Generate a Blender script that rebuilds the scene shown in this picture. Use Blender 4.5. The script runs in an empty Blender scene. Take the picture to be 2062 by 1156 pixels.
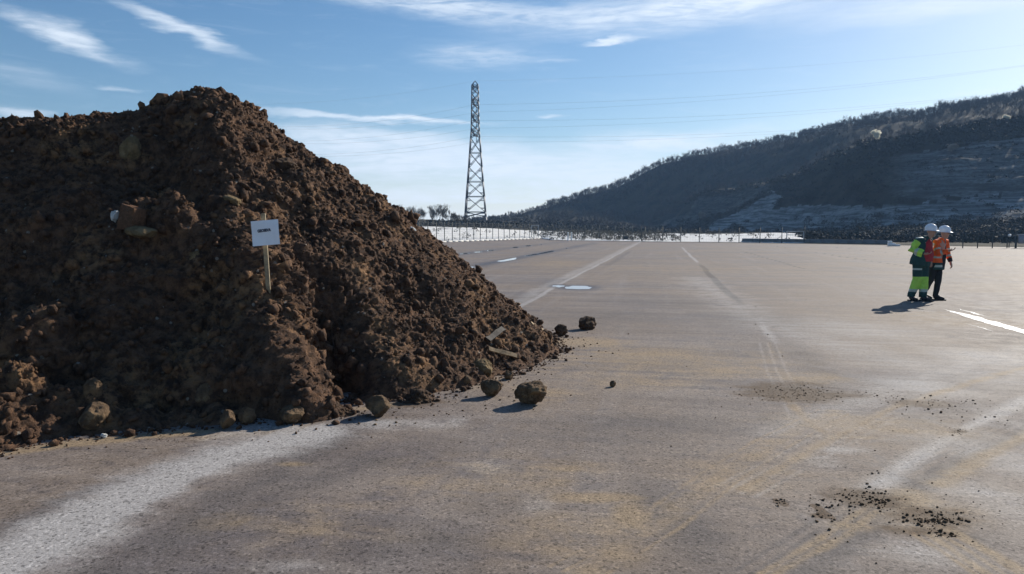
import bpy, bmesh, math, random
import numpy as np
from mathutils import Vector, Matrix

random.seed(7)
RNG = np.random.default_rng(7)
SC = bpy.context.scene
COL = SC.collection
R = math.radians

# ------------------------------------------------------------------ camera
F = 1500.0                      # focal length in photo pixels (2062 wide)
CAMH = 1.65
PITCH = math.atan(116.0 / F)
CP, SP = math.cos(PITCH), math.sin(PITCH)
cam = bpy.data.cameras.new("camera")
cam.sensor_width = 36.0
cam.lens = 36.0 * F / 2062.0
cam.clip_start = 0.05
cam.clip_end = 9000.0
camo = bpy.data.objects.new("camera", cam)
COL.objects.link(camo)
camo.location = (0, 0, CAMH)
camo.rotation_euler = (math.pi / 2 - PITCH, 0, 0)
SC.camera = camo


def ray(px, py):
    a, b = px - 1031.0, 578.0 - py
    return np.array([a, F * CP + b * SP, -F * SP + b * CP])


def ground(px, py, z=0.0):
    d = ray(px, py)
    t = (z - CAMH) / d[2]
    return np.array([d[0] * t, d[1] * t, z])


def at(px, py, Y):
    d = ray(px, py)
    t = Y / d[1]
    return np.array([d[0] * t, Y, CAMH + d[2] * t])


def project(P):
    x, y, z = P[..., 0], P[..., 1], P[..., 2] - CAMH
    dep = y * CP - z * SP
    up = y * SP + z * CP
    dep = np.where(np.abs(dep) < 1e-6, 1e-6, dep)
    return 1031.0 + F * x / dep, 578.0 - F * up / dep


# ------------------------------------------------------------------ light
SUN_AZ, SUN_EL = R(43.0), R(26.5)
SUN = Vector((math.sin(SUN_AZ) * math.cos(SUN_EL), math.cos(SUN_AZ) * math.cos(SUN_EL), math.sin(SUN_EL)))
sun = bpy.data.lights.new("sun", 'SUN')
sun.energy = 5.0
sun.angle = R(0.53)
sun.color = (1.0, 0.93, 0.82)
suno = bpy.data.objects.new("sun", sun)
COL.objects.link(suno)
suno.rotation_euler = (-SUN).to_track_quat('-Z', 'Y').to_euler()
suno.location = (30, 30, 40)
SC.view_settings.view_transform = 'Standard'
SC.view_settings.look = 'None'
SC.view_settings.exposure = 0.38
SC.view_settings.gamma = 1.0
SC.cycles.volume_bounces = 0
SC.cycles.max_bounces = 6


class NT:
    """small node-graph helper"""
    def __init__(self, tree):
        self.t = tree
        self.n = tree.nodes
        self.l = tree.links

    def node(self, typ, **kw):
        nd = self.n.new(typ)
        for k, v in kw.items():
            setattr(nd, k, v)
        return nd

    def put(self, sock, v):
        if isinstance(v, bpy.types.NodeSocket):
            self.l.new(v, sock)
        elif v is not None:
            sock.default_value = v

    def math(self, op, a, b=None, c=None, clamp=False):
        nd = self.node('ShaderNodeMath', operation=op, use_clamp=clamp)
        self.put(nd.inputs[0], a)
        if b is not None: self.put(nd.inputs[1], b)
        if c is not None: self.put(nd.inputs[2], c)
        return nd.outputs[0]

    def vmath(self, op, a, b=None, out=0):
        nd = self.node('ShaderNodeVectorMath', operation=op)
        self.put(nd.inputs[0], a)
        if b is not None: self.put(nd.inputs[1], b)
        return nd.outputs[out]

    def noise(self, vec, scale, detail=4.0, rough=0.55, dist=0.0, typ='FBM', out='Fac'):
        nd = self.node('ShaderNodeTexNoise', noise_type=typ)
        if vec is not None: self.put(nd.inputs['Vector'], vec)
        nd.inputs['Scale'].default_value = scale
        nd.inputs['Detail'].default_value = detail
        nd.inputs['Roughness'].default_value = rough
        nd.inputs['Distortion'].default_value = dist
        return nd.outputs[out]

    def voronoi(self, vec, scale, out='Distance', feature='F1', rand=1.0):
        nd = self.node('ShaderNodeTexVoronoi', feature=feature)
        if vec is not None: self.put(nd.inputs['Vector'], vec)
        nd.inputs['Scale'].default_value = scale
        nd.inputs['Randomness'].default_value = rand
        return nd.outputs[out]

    def ramp(self, x, lo, hi, a=0.0, b=1.0, smooth=True):
        nd = self.node('ShaderNodeMapRange', interpolation_type='SMOOTHSTEP' if smooth else 'LINEAR')
        self.put(nd.inputs[0], x)
        for i, v in enumerate((lo, hi, a, b)):
            self.put(nd.inputs[i + 1], v)
        return nd.outputs[0]

    def mix(self, f, a, b, mode='MIX'):
        nd = self.node('ShaderNodeMix', data_type='RGBA', blend_type=mode)
        self.put(nd.inputs[0], f)
        for s, v in ((nd.inputs[6], a), (nd.inputs[7], b)):
            if isinstance(v, (tuple, list)) and len(v) == 3: v = (*v, 1.0)
            self.put(s, v)
        return nd.outputs[2]

    def map(self, vec, loc=(0, 0, 0), rot=(0, 0, 0), scale=(1, 1, 1), typ='POINT'):
        nd = self.node('ShaderNodeMapping', vector_type=typ)
        self.put(nd.inputs[0], vec)
        nd.inputs[1].default_value = loc
        nd.inputs[2].default_value = rot
        nd.inputs[3].default_value = scale
        return nd.outputs[0]

    def attr(self, name):
        nd = self.node('ShaderNodeAttribute', attribute_name=name)
        return nd.outputs['Fac']

    def bump(self, h, strength=0.5, dist=0.02, normal=None):
        nd = self.node('ShaderNodeBump')
        nd.inputs['Strength'].default_value = strength
        nd.inputs['Distance'].default_value = dist
        self.put(nd.inputs['Height'], h)
        if normal is not None: self.put(nd.inputs['Normal'], normal)
        return nd.outputs[0]


# ------------------------------------------------------------------ sky
world = bpy.data.worlds.new("World")
SC.world = world
world.use_nodes = True
wt = NT(world.node_tree)
for nd in list(wt.n): wt.n.remove(nd)
sky = wt.node('ShaderNodeTexSky', sky_type='NISHITA', sun_disc=False)
sky.sun_elevation = SUN_EL
sky.sun_rotation = SUN_AZ
sky.air_density = 1.0
sky.dust_density = 0.4
sky.ozone_density = 2.5
SKY_STRENGTH = 0.080
gen = wt.node('ShaderNodeTexCoord').outputs['Generated']
sep = wt.node('ShaderNodeSeparateXYZ')
wt.l.new(gen, sep.inputs[0])
w_az = wt.math('ARCTAN2', sep.outputs[0], sep.outputs[1])
w_el = wt.math('ARCSINE', sep.outputs[2])
comb = wt.node('ShaderNodeCombineXYZ')
wt.l.new(w_az, comb.inputs[0]); wt.l.new(w_el, comb.inputs[1])
ang = comb.outputs[0]
# feathery warp of the cloud field
wn = wt.noise(wt.map(ang, scale=(9, 40, 1)), 1.0, 5, 0.6, out='Color')
warp = wt.vmath('MULTIPLY', wt.vmath('SUBTRACT', wn, (0.5, 0.5, 0.5)), (0.11, 0.030, 0.0))
angw = wt.vmath('ADD', ang, warp)
wisp = wt.noise(wt.map(ang, rot=(0, 0, R(-8)), scale=(10, 75, 1)), 1.0, 8, 0.65, 0.8)
fine = wt.noise(wt.map(ang, rot=(0, 0, R(-14)), scale=(30, 160, 1)), 1.0, 6, 0.6, 0.5)
wispm = wt.ramp(wt.math('ADD', wt.math('MULTIPLY', wisp, 0.65), wt.math('MULTIPLY', fine, 0.35)), 0.36, 0.62)


def azel(px, py):
    d = ray(px, py)
    return math.atan2(d[0], d[1]), math.asin(d[2] / np.linalg.norm(d))


# centre px,py, half length px, half width px, tilt deg (+ = rises to the right), opacity, wispiness
CLOUDS = [
    (135, 75, 135, 26, -17, 0.60, .55), (170, 102, 70, 8, -14, 0.25, .5),
    (360, 60, 150, 15, -17, 0.55, .45), (30, 150, 150, 22, -8, 0.16, .6),
    (880, 8, 260, 26, -5, 0.50, .75), (1420, 14, 460, 44, 3, 0.75, .55), (1150, 40, 110, 22, -4, 0.35, .8),
    (1950, -4, 420, 30, 2, 0.5, .4), (965, 112, 150, 30, 0, 0.32, .75),
    (1222, 85, 66, 7, 7, 0.85, .25), (1110, 126, 60, 6, 0, 0.18, .6),
    (735, 238, 250, 8, -1, 0.62, .35), (820, 240, 130, 4, -1.5, 0.55, .15), (1118, 239, 36, 4, 0, 0.4, .3),
    (700, 280, 190, 34, -2, 0.55, .6), (820, 276, 120, 16, -3, 0.45, .4), (255, 177, 60, 5, -2, 0.3, .3),
    (940, 335, 480, 58, -2, 0.66, .45), (800, 305, 280, 44, 0, 0.45, .5), (1000, 398, 440, 26, 0, 0.6, .4), (760, 395, 260, 40, 0, 0.5, .4),
    (1340, 286, 280, 26, 1, 0.64, .5), (1230, 345, 320, 44, 0, 0.55, .45), (20, 228, 90, 14, 4, 0.55, .4),
    (700, 430, 500, 30, 0, 0.35, .3), (1180, 372, 240, 14, 0, 0.35, .5), (1960, 187, 50, 6, 4, .3, .4),
    (1700, 235, 300, 20, 3, 0.18, .6),
]
acc = None
for (px, py, hl, hw, tilt, op, wi) in CLOUDS:
    a, e = azel(px, py)
    sc_ = math.cos(math.atan((px - 1031) / F)) ** 1.5
    m = wt.map(wt.vmath('SUBTRACT', angw, (a, e, 0)), rot=(0, 0, R(-tilt)))
    m = wt.vmath('MULTIPLY', m, (F / (hl * sc_), F / hw, 0))
    r2 = wt.ramp(wt.vmath('LENGTH', m, out=1), 1.25, 0.1)
    tex = wt.math('ADD', wt.math('MULTIPLY', wispm, wi), 1.0 - wi)
    v = wt.math('MULTIPLY', wt.math('MULTIPLY', r2, tex), min(.95, op * 1.45))
    acc = v if acc is None else wt.math('SUBTRACT', 1.0, wt.math('MULTIPLY', wt.math('SUBTRACT', 1.0, acc), wt.math('SUBTRACT', 1.0, v)))
# thin high veil everywhere
veil = wt.math('MULTIPLY', wt.ramp(wisp, 0.5, 0.8), 0.10)
acc = wt.math('MAXIMUM', acc, veil)
acc = wt.math('MAXIMUM', acc, wt.ramp(w_el, 0.085, 0.0, 0.0, 0.85))
cloud_rgb = tuple(c / SKY_STRENGTH for c in (0.71, 0.78, 0.86))
hs = wt.node('ShaderNodeHueSaturation')
hs.inputs['Saturation'].default_value = 1.22
wt.l.new(sky.outputs[0], hs.inputs['Color'])
skc = wt.mix(acc, hs.outputs[0], cloud_rgb)
bg = wt.node('ShaderNodeBackground')
wt.l.new(skc, bg.inputs[0])
bg.inputs[1].default_value = SKY_STRENGTH
wo = wt.node('ShaderNodeOutputWorld')
wt.l.new(bg.outputs[0], wo.inputs[0])


# ------------------------------------------------------------------ numpy noise
def _h(ix, iy, iz, seed):
    h = (ix.astype(np.int64) * 374761393 + iy.astype(np.int64) * 668265263 + iz.astype(np.int64) * 1274126177 + seed * 974634711) & 0xFFFFFFFF
    h = ((h ^ (h >> 13)) * 1274126177) & 0xFFFFFFFF
    h = ((h ^ (h >> 15)) * 2246822519) & 0xFFFFFFFF
    h = h ^ (h >> 16)
    return h.astype(np.float64) / 4294967295.0


def vnoise(P, seed=0):
    i = np.floor(P).astype(np.int64)
    f = P - i
    f = f * f * (3 - 2 * f)
    o = 0
    for dx in (0, 1):
        wx = f[:, 0] if dx else 1 - f[:, 0]
        for dy in (0, 1):
            wy = f[:, 1] if dy else 1 - f[:, 1]
            for dz in (0, 1):
                wz = f[:, 2] if dz else 1 - f[:, 2]
                o = o + wx * wy * wz * _h(i[:, 0] + dx, i[:, 1] + dy, i[:, 2] + dz, seed)
    return o * 2 - 1


def fbm(P, octs=4, seed=0, gain=0.5):
    o, a = 0, 1.0
    for k in range(octs):
        o = o + a * vnoise(P * (2.03 ** k) + 17.3 * k, seed + k)
        a *= gain
    return o


def worley(P, seed=0):
    """distance to the nearest feature point and that cell's random value"""
    i = np.floor(P).astype(np.int64)
    best = np.full(len(P), 9.0)
    val = np.zeros(len(P))
    for dx in (-1, 0, 1):
        for dy in (-1, 0, 1):
            for dz in (-1, 0, 1):
                c = i + np.array([dx, dy, dz])
                q = np.stack([c[:, k] + _h(c[:, 0], c[:, 1], c[:, 2], seed + 11 * k + 1) for k in range(3)], 1)
                d = ((q - P) ** 2).sum(1)
                m = d < best
                best = np.where(m, d, best)
                val = np.where(m, _h(c[:, 0], c[:, 1], c[:, 2], seed + 77), val)
    return np.sqrt(best), val


def sstep(x, a, b):
    t = np.clip((x - a) / (b - a), 0, 1)
    return t * t * (3 - 2 * t)


# ------------------------------------------------------------------ object helpers
def link(name, me, mat=None, parent=None):
    o = bpy.data.objects.new(name, me)
    COL.objects.link(o)
    if mat is not None:
        for m in (mat if isinstance(mat, (list, tuple)) else [mat]):
            me.materials.append(m)
    if parent is not None: o.parent = parent
    return o


def np_mesh(name, V, faces, smooth=False, attrs=None, midx=None):
    """faces: list of (n,k) int arrays"""
    me = bpy.data.meshes.new(name)
    V = np.asarray(V, np.float32)
    faces = [np.asarray(f, np.int32) for f in faces if len(f)]
    me.vertices.add(len(V))
    me.vertices.foreach_set("co", V.ravel())
    loops = np.concatenate([f.ravel() for f in faces])
    tot = np.concatenate([np.full(len(f), f.shape[1], np.int32) for f in faces])
    start = np.concatenate([[0], np.cumsum(tot)[:-1]]).astype(np.int32)
    me.loops.add(len(loops))
    me.loops.foreach_set("vertex_index", loops)
    me.polygons.add(len(tot))
    me.polygons.foreach_set("loop_start", start)
    me.polygons.foreach_set("loop_total", tot)
    if smooth:
        me.polygons.foreach_set("use_smooth", np.ones(len(tot), bool))
    if midx is not None:
        me.polygons.foreach_set("material_index", np.asarray(midx, np.int32))
    me.update(calc_edges=True)
    for k, a in (attrs or {}).items():
        at_ = me.attributes.new(k, 'FLOAT', 'POINT')
        at_.data.foreach_set("value", np.asarray(a, np.float32))
    return me


def grid_faces(nr, nc):
    i = np.arange(nr * nc).reshape(nr, nc)
    return np.stack([i[:-1, :-1], i[:-1, 1:], i[1:, 1:], i[1:, :-1]], -1).reshape(-1, 4)


def tag(o, label=None, cat=None, group=None, kind=None):
    if label: o['label'] = label
    if cat: o['category'] = cat
    if group: o['group'] = group
    if kind: o['kind'] = kind
    return o


def empty(name, loc, rz=0.0):
    o = bpy.data.objects.new(name, None)
    COL.objects.link(o)
    o.location = tuple(loc)
    o.rotation_euler = (0, 0, rz)
    o.empty_display_size = 0.2
    return o


class MB:
    """collects boxes, bars and tubes into one mesh"""
    def __init__(self):
        self.v, self.q, self.t, self.n = [], [], [], 0

    def add(self, V, quads=None, tris=None):
        V = np.asarray(V, float)
        self.v.append(V)
        if quads is not None and len(quads): self.q.append(np.asarray(quads) + self.n)
        if tris is not None and len(tris): self.t.append(np.asarray(tris) + self.n)
        self.n += len(V)

    def box(self, c, s, M=None):
        V = np.array([[x, y, z] for x in (-.5, .5) for y in (-.5, .5) for z in (-.5, .5)]) * np.array(s)
        if M is not None: V = V @ np.array(M)[:3, :3].T
        self.add(V + np.array(c), [[0, 1, 3, 2], [4, 6, 7, 5], [0, 4, 5, 1], [2, 3, 7, 6], [0, 2, 6, 4], [1, 5, 7, 3]])

    def tube(self, pts, rad, n=6, cap=True):
        pts = np.asarray(pts, float)
        rad = np.full(len(pts), rad) if np.isscalar(rad) else np.asarray(rad, float)
        V = []
        for k in range(len(pts)):
            d = pts[min(k + 1, len(pts) - 1)] - pts[max(k - 1, 0)]
            d = d / (np.linalg.norm(d) + 1e-9)
            u = np.cross(d, [0, 0, 1] if abs(d[2]) < .9 else [1, 0, 0]); u /= np.linalg.norm(u)
            w = np.cross(d, u)
            for j in range(n):
                a = 2 * math.pi * j / n
                V.append(pts[k] + rad[k] * (math.cos(a) * u + math.sin(a) * w))
        Q = [[k * n + j, k * n + (j + 1) % n, (k + 1) * n + (j + 1) % n, (k + 1) * n + j] for k in range(len(pts) - 1) for j in range(n)]
        T = []
        if cap:
            m = len(V)
            V += [pts[0], pts[-1]]
            e = (len(pts) - 1) * n
            for j in range(n):
                T.append([m, (j + 1) % n, j])
                T.append([m + 1, e + j, e + (j + 1) % n])
        self.add(V, Q, T)

    def bar(self, a, b, w):
        self.tube([a, b], w * .7071, 4)

    def lathe(self, prof, n=20, c=(0, 0, 0), sx=1, sy=1):
        V = [[c[0] + r * sx * math.cos(2 * math.pi * j / n), c[1] + r * sy * math.sin(2 * math.pi * j / n), c[2] + z] for r, z in prof for j in range(n)]
        Q = [[k * n + j, k * n + (j + 1) % n, (k + 1) * n + (j + 1) % n, (k + 1) * n + j] for k in range(len(prof) - 1) for j in range(n)]
        self.add(V, Q)

    def mesh(self, name, smooth=False):
        return np_mesh(name, np.concatenate(self.v), ([np.concatenate(self.q)] if self.q else []) + ([np.concatenate(self.t)] if self.t else []), smooth)

    def build(self, name, mat, parent=None, smooth=False):
        return link(name, self.mesh(name, smooth), mat, parent)


def principled(name):
    m = bpy.data.materials.new(name)
    m.use_nodes = True
    t = NT(m.node_tree)
    b = m.node_tree.nodes['Principled BSDF']
    return m, t, b


def simple(name, col, rough=0.7, var=0.25, scale=6.0, metal=0.0, bump=0.0, bscale=60.0, spec=0.5):
    m, t, b = principled(name)
    co = t.node('ShaderNodeTexCoord').outputs['Object']
    n = t.noise(co, scale, 5, 0.6)
    lo = tuple(c * (1 - var) for c in col); hi = tuple(min(1, c * (1 + var)) for c in col)
    t.put(b.inputs['Base Color'], t.mix(t.ramp(n, 0.3, 0.7), lo, hi))
    b.inputs['Roughness'].default_value = rough
    b.inputs['Metallic'].default_value = metal
    b.inputs['Specular IOR Level'].default_value = spec
    if bump:
        t.put(b.inputs['Normal'], t.bump(t.noise(co, bscale, 4, .6), bump, 0.01))
    return m


# ------------------------------------------------------------------ materials: soil, rock, ground
def soil_material(name, dark, mid, ochre, grey=False):
    m, t, b = principled(name)
    co = t.node('ShaderNodeTexCoord').outputs['Object']
    n1 = t.noise(co, 1.3, 4, 0.6)
    n2 = t.noise(co, 9.0, 5, 0.65)
    n3 = t.noise(co, 55.0, 4, 0.6)
    c = t.mix(t.ramp(n2, 0.35, 0.68), dark, mid)
    c = t.mix(t.math('MULTIPLY', t.ramp(n1, 0.50, 0.66), t.ramp(n2, 0.40, 0.62)), c, ochre)
    c = t.mix(t.ramp(n3, 0.62, 0.78), c, tuple(min(1, x * 1.5) for x in mid))
    c = t.mix(t.ramp(n3, 0.42, 0.28), c, tuple(x * .6 for x in dark))
    # small pale stones
    v = t.voronoi(co, 16.0, 'Color')
    sp = t.node('ShaderNodeSeparateColor'); t.l.new(v, sp.inputs[0])
    st = t.math('MULTIPLY', t.ramp(sp.outputs[0], 0.955, 0.965), t.ramp(t.voronoi(co, 16.0), 0.34, 0.22))
    c = t.mix(t.math('MULTIPLY', st, 0.8), c, (0.30, 0.27, 0.23))
    t.put(b.inputs['Base Color'], c)
    b.inputs['Roughness'].default_value = 0.95
    b.inputs['Specular IOR Level'].default_value = 0.25
    h = t.math('ADD', t.math('MULTIPLY', t.noise(co, 40.0, 5, .7), 1.0), t.math('MULTIPLY', t.noise(co, 140.0, 3, .6), 0.4))
    t.put(b.inputs['Normal'], t.bump(h, 0.9, 0.03))
    return m


M_SOIL = soil_material("soil", (0.052, 0.029, 0.018), (0.172, 0.095, 0.055), (0.265, 0.150, 0.074))
M_CLOD = soil_material("clod", (0.090, 0.058, 0.034), (0.20, 0.130, 0.075), (0.27, 0.18, 0.095))
M_CLOD_DARK = soil_material("dark_clod", (0.060, 0.038, 0.024), (0.12, 0.072, 0.044), (0.16, 0.10, 0.055))
M_STONE = simple("pale_stone", (0.50, 0.49, 0.46), 0.9, 0.3, 14, bump=.6)
M_YELLOW = soil_material("yellow_rock", (0.16, 0.11, 0.055), (0.25, 0.175, 0.09), (0.30, 0.21, 0.11))
M_BRICKY = soil_material("red_block", (0.15, 0.08, 0.045), (0.24, 0.125, 0.07), (0.26, 0.14, 0.08))
M_WOOD = simple("weathered_wood", (0.26, 0.17, 0.085), 0.8, 0.3, 30, bump=.4)
M_WOOD_DK = simple("dark_wood", (0.025, 0.018, 0.013), 0.85, 0.3, 30, bump=.4)


def ground_material():
    m, t, b = principled("pavement_concrete")
    geo = t.node('ShaderNodeNewGeometry')
    P = geo.outputs['Position']
    A = {k: t.attr(k) for k in ('pale', 'sand', 'dirt', 'wet', 'pool', 'seam_dark', 'seam_pale', 'grime')}
    # lane frame: x across the lanes, y along them
    lane = t.map(P, rot=(0, 0, R(11.57)))
    big = t.noise(P, 0.22, 5, 0.6)
    med = t.noise(P, 0.9, 7, 0.66)
    mot = t.noise(P, 3.2, 7, 0.7, 0.4)
    streak = t.noise(t.map(lane, scale=(0.10, 1.6, 1)), 1.0, 7, 0.66, 0.6)          # swept bands across the lanes
    streak2 = t.noise(t.map(lane, scale=(0.45, 5.0, 1)), 1.0, 6, 0.65, 0.4)
    along = t.noise(t.map(lane, scale=(1.8, 0.07, 1)), 1.0, 5, 0.6, 0.3)
    grain = t.noise(P, 75.0, 3, 0.8)
    grain2 = t.noise(P, 38.0, 5, 0.75)
    base = t.mix(t.ramp(streak, 0.38, 0.62), (0.146, 0.120, 0.108), (0.225, 0.187, 0.162))
    base = t.mix(t.math('MULTIPLY', t.ramp(med, 0.46, 0.62), 0.70), base, (0.153, 0.136, 0.139))
    base = t.mix(t.math('MULTIPLY', t.ramp(big, 0.42, 0.58), 0.60), base, (0.225, 0.171, 0.126))
    base = t.mix(t.math('MULTIPLY', t.ramp(mot, 0.50, 0.68), 0.50), base, (0.275, 0.234, 0.205))
    base = t.mix(t.math('MULTIPLY', t.ramp(mot, 0.47, 0.33), 0.60), base, (0.101, 0.087, 0.087))
    base = t.mix(t.math('MULTIPLY', t.ramp(along, 0.5, 0.75), 0.45), base, (0.258, 0.228, 0.213))
    base = t.mix(t.math('MULTIPLY', t.ramp(streak2, 0.53, 0.70), 0.50), base, (0.286, 0.244, 0.216))
    base = t.mix(t.math('MULTIPLY', t.ramp(streak2, 0.46, 0.34), 0.40), base, (0.119, 0.102, 0.099))
    brk = t.math('ADD', t.math('MULTIPLY', mot, 0.55), t.math('MULTIPLY', streak2, 0.45))     # breaks up the stains
    def st(attr, lo=0.30, hi=0.70, k=2.0):
        # the stain fades in and out through the break-up noise, never a clean stripe
        return t.ramp(t.math('ADD', A[attr], t.math('MULTIPLY', t.math('MULTIPLY', t.math('SUBTRACT', brk, 0.5), k), t.ramp(A[attr], 0.0, 0.25))), lo, hi)
    base = t.mix(t.math('MULTIPLY', st('grime', .08, .70), 0.80), base, (0.102, 0.089, 0.086))
    base = t.mix(t.math('MULTIPLY', st('seam_dark'), 0.8), base, (0.070, 0.061, 0.059))
    base = t.mix(t.math('MULTIPLY', st('pale', 0.05, 0.85, 1.5), 0.85), base, (0.426, 0.402, 0.382))
    base = t.mix(t.math('MULTIPLY', st('sand', 0.04, 0.70, 1.8), 0.80), base, (0.300, 0.218, 0.132))
    base = t.mix(t.math('MULTIPLY', st('seam_pale', 0.25, 0.9, 1.6), 0.8), base, (0.377, 0.353, 0.336))
    base = t.mix(t.math('MULTIPLY', st('dirt', 0.06, 0.62, 2.0), 0.88), base, (0.085, 0.050, 0.025))
    base = t.mix(t.math('MULTIPLY', A['wet'], 0.75), base, (0.045, 0.045, 0.055))
    peb = t.voronoi(P, 62.0, 'Color')
    pebs = t.node('ShaderNodeSeparateColor'); t.l.new(peb, pebs.inputs[0])
    sp = t.math('ADD', t.ramp(grain, 0.30, 0.70, 0.62, 1.38, False), t.ramp(grain2, 0.3, 0.7, -0.20, 0.20, False))
    sp = t.math('ADD', sp, t.math('SUBTRACT', t.math('MULTIPLY', t.ramp(pebs.outputs[0], .86, .94), .38), t.math('MULTIPLY', t.ramp(pebs.outputs[1], .80, .9), .42)))
    vm = t.node('ShaderNodeVectorMath', operation='SCALE')
    t.l.new(base, vm.inputs[0]); t.l.new(sp, vm.inputs[3])
    t.put(b.inputs['Base Color'], vm.outputs[0])
    rough = t.math('SUBTRACT', t.ramp(mot, .3, .7, .72, .86), t.math('MULTIPLY', A['wet'], 0.25))
    rough = t.math('MULTIPLY', rough, t.math('SUBTRACT', 1.0, t.math('MULTIPLY', t.ramp(A['pool'], .4, .6), 0.97)))
    t.put(b.inputs['Roughness'], rough)
    b.inputs['Specular IOR Level'].default_value = 0.18
    h = t.math('ADD', t.math('MULTIPLY', grain, 0.8), t.math('MULTIPLY', grain2, 0.6))
    h = t.math('MULTIPLY', h, t.math('SUBTRACT', 1.0, t.ramp(A['pool'], .35, .55)))
    t.put(b.inputs['Normal'], t.bump(h, 0.5, 0.008))
    return m


M_GROUND = ground_material()
M_FARGROUND = simple("gravel_ground", (0.20, 0.18, 0.15), 0.95, 0.3, 0.8, bump=.4, bscale=20)

# ------------------------------------------------------------------ pavement sheet
E = [ground(870, 489), ground(1090, 481)]
dl = E[1] - E[0]
EDGE = [E[0] - dl * k for k in np.linspace(1.45, 0.1, 14)] + [E[0], E[1], ground(1112, 484), ground(1290, 487), ground(1500, 489), ground(1800, 494), ground(2062, 498)]
dr = EDGE[-1] - EDGE[-2]
EDGE += [EDGE[-1] + dr * k for k in np.linspace(.3, 3.6, 10)]
edge_pts = []
for a, b_ in zip(EDGE[:-1], EDGE[1:]):
    for k in np.linspace(0, 1, 24, endpoint=False): edge_pts.append(a + (b_ - a) * k)
edge_pts = np.array(edge_pts)
_et = edge_pts[:, 0] / edge_pts[:, 1]
_o = np.argsort(_et)


def edgeY(tn):
    return np.interp(tn, _et[_o], edge_pts[_o, 1])


U = np.array([math.sin(R(11.57)), math.cos(R(11.57))])
N_ = np.array([math.cos(R(11.57)), -math.sin(R(11.57))])

tans = np.concatenate([np.linspace(-2.2, -0.80, 60, endpoint=False), np.linspace(-0.80, 0.80, 1150), np.linspace(0.80, 2.2, 60)[1:]])
tans = tans[(tans > _et.min()) & (tans < _et.max())]
pyE = 462 + F * CAMH / edgeY(tans)
fr = np.concatenate([np.linspace(0, 1, 420)])
PY = 1400 + (pyE[None, :] - 1400) * fr[:, None]
YY = F * CAMH / (PY - 462.0)
XX = YY * tans[None, :]
shape = YY.shape
X, Y = XX.ravel(), YY.ravel()
att = {k: np.zeros(len(X)) for k in ('pale', 'sand', 'dirt', 'wet', 'pool', 'seam_dark', 'seam_pale', 'grime')}
P3 = np.stack([X, Y, np.zeros_like(X)], 1)


def stroke(ch, pts, width, s=1.0, soft=1.0, world=False):
    """a stain that follows a path over the pavement; pts are photo pixels turned into ground points, width in metres"""
    W = np.array([p if world else ground(*p)[:2] for p in pts], float)
    bb0, bb1 = W.min(0) - width * 3, W.max(0) + width * 3
    idx = np.nonzero((X > bb0[0]) & (X < bb1[0]) & (Y > bb0[1]) & (Y < bb1[1]))[0]
    if not len(idx): return
    q = np.stack([X[idx], Y[idx]], 1)
    d = np.full(len(idx), 1e9)
    for a, b_ in zip(W[:-1], W[1:]):
        ab = b_ - a
        t_ = np.clip(((q - a) @ ab) / (ab @ ab + 1e-9), 0, 1)
        d = np.minimum(d, np.linalg.norm(q - a - t_[:, None] * ab, axis=1))
    wob = 1 + 0.35 * vnoise(np.stack([q[:, 0] * 1.3, q[:, 1] * 1.3, np.zeros(len(q))], 1), 5)
    m = s * np.exp(-(d / (width * wob)) ** 2 * soft)
    att[ch][idx] = np.maximum(att[ch][idx], m)


def blob(ch, px, py, rx, ry, s=1.0):
    c = ground(px, py)[:2]
    ex = abs(ground(px + rx, py)[0] - c[0])
    ey = abs(ground(px, py - ry)[1] - ground(px, py + ry)[1]) / 2
    d2 = ((X - c[0]) / ex) ** 2 + ((Y - c[1]) / ey) ** 2
    att[ch] = np.maximum(att[ch], s * np.exp(-d2))


# the washed pale band and other marks, each at its place on the ground
stroke('pale', [(-160, 1190), (60, 1105), (220, 1015), (380, 945), (520, 900), (640, 868)], 0.30, 0.95)
stroke('pale', [(560, 890), (720, 855), (900, 850)], 0.22, 0.45)
stroke('grime', [(-60, 1100), (150, 1000), (300, 955), (440, 905)], 0.16, 0.55)
stroke('grime', [(330, 1120), (560, 990), (740, 930)], 0.22, 0.45)
stroke('grime', [(440, 880), (560, 868), (640, 862)], 0.12, 0.5)
blob('grime', 1330, 1010, 90, 60, .5); blob('grime', 900, 1090, 140, 40, .45); blob('grime', 1390, 1060, 60, 70, .5)
blob('grime', 1200, 870, 260, 40, .42); blob('grime', 1500, 640, 160, 30, .5); blob('grime', 1360, 720, 200, 25, .4)
blob('grime', 1560, 850, 80, 20, .45); blob('grime', 1330, 610, 160, 22, .35)
stroke('sand', [(-120, 925), (60, 905), (220, 885), (420, 868)], 0.10, 0.95)
stroke('sand', [(420, 880), (560, 868), (680, 830), (830, 810)], 0.16, 0.5)
for (a_, b_, c_, d_, s_) in ((1180, 690, 90, 12, .8), (1300, 715, 170, 18, .62), (1450, 745, 120, 16, .5), (1090, 790, 90, 20, .5), (1290, 770, 160, 16, .45),
                             (1150, 940, 90, 14, .55), (1190, 1002, 90, 12, .85), (1120, 970, 60, 14, .5), (1275, 1040, 50, 34, .75), (1700, 1060, 60, 14, .45), (1840, 1005, 60, 22, .8),
                             (780, 990, 60, 12, .3), (590, 935, 40, 6, .6), (1630, 760, 90, 14, .5), (1240, 1120, 70, 26, .5), (960, 770, 110, 20, .35), (1760, 850, 200, 16, .45), (1900, 870, 120, 22, .4)):
    blob('sand', a_, b_, c_, d_, s_)
stroke('sand', [(1548, 690), (1562, 740), (1600, 800)], 0.05, 0.28)
stroke('sand', [(1568, 700), (1590, 760), (1650, 850)], 0.05, 0.25)
stroke('sand', [(1580, 800), (1640, 860), (1680, 880)], 0.08, 0.5)
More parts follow.
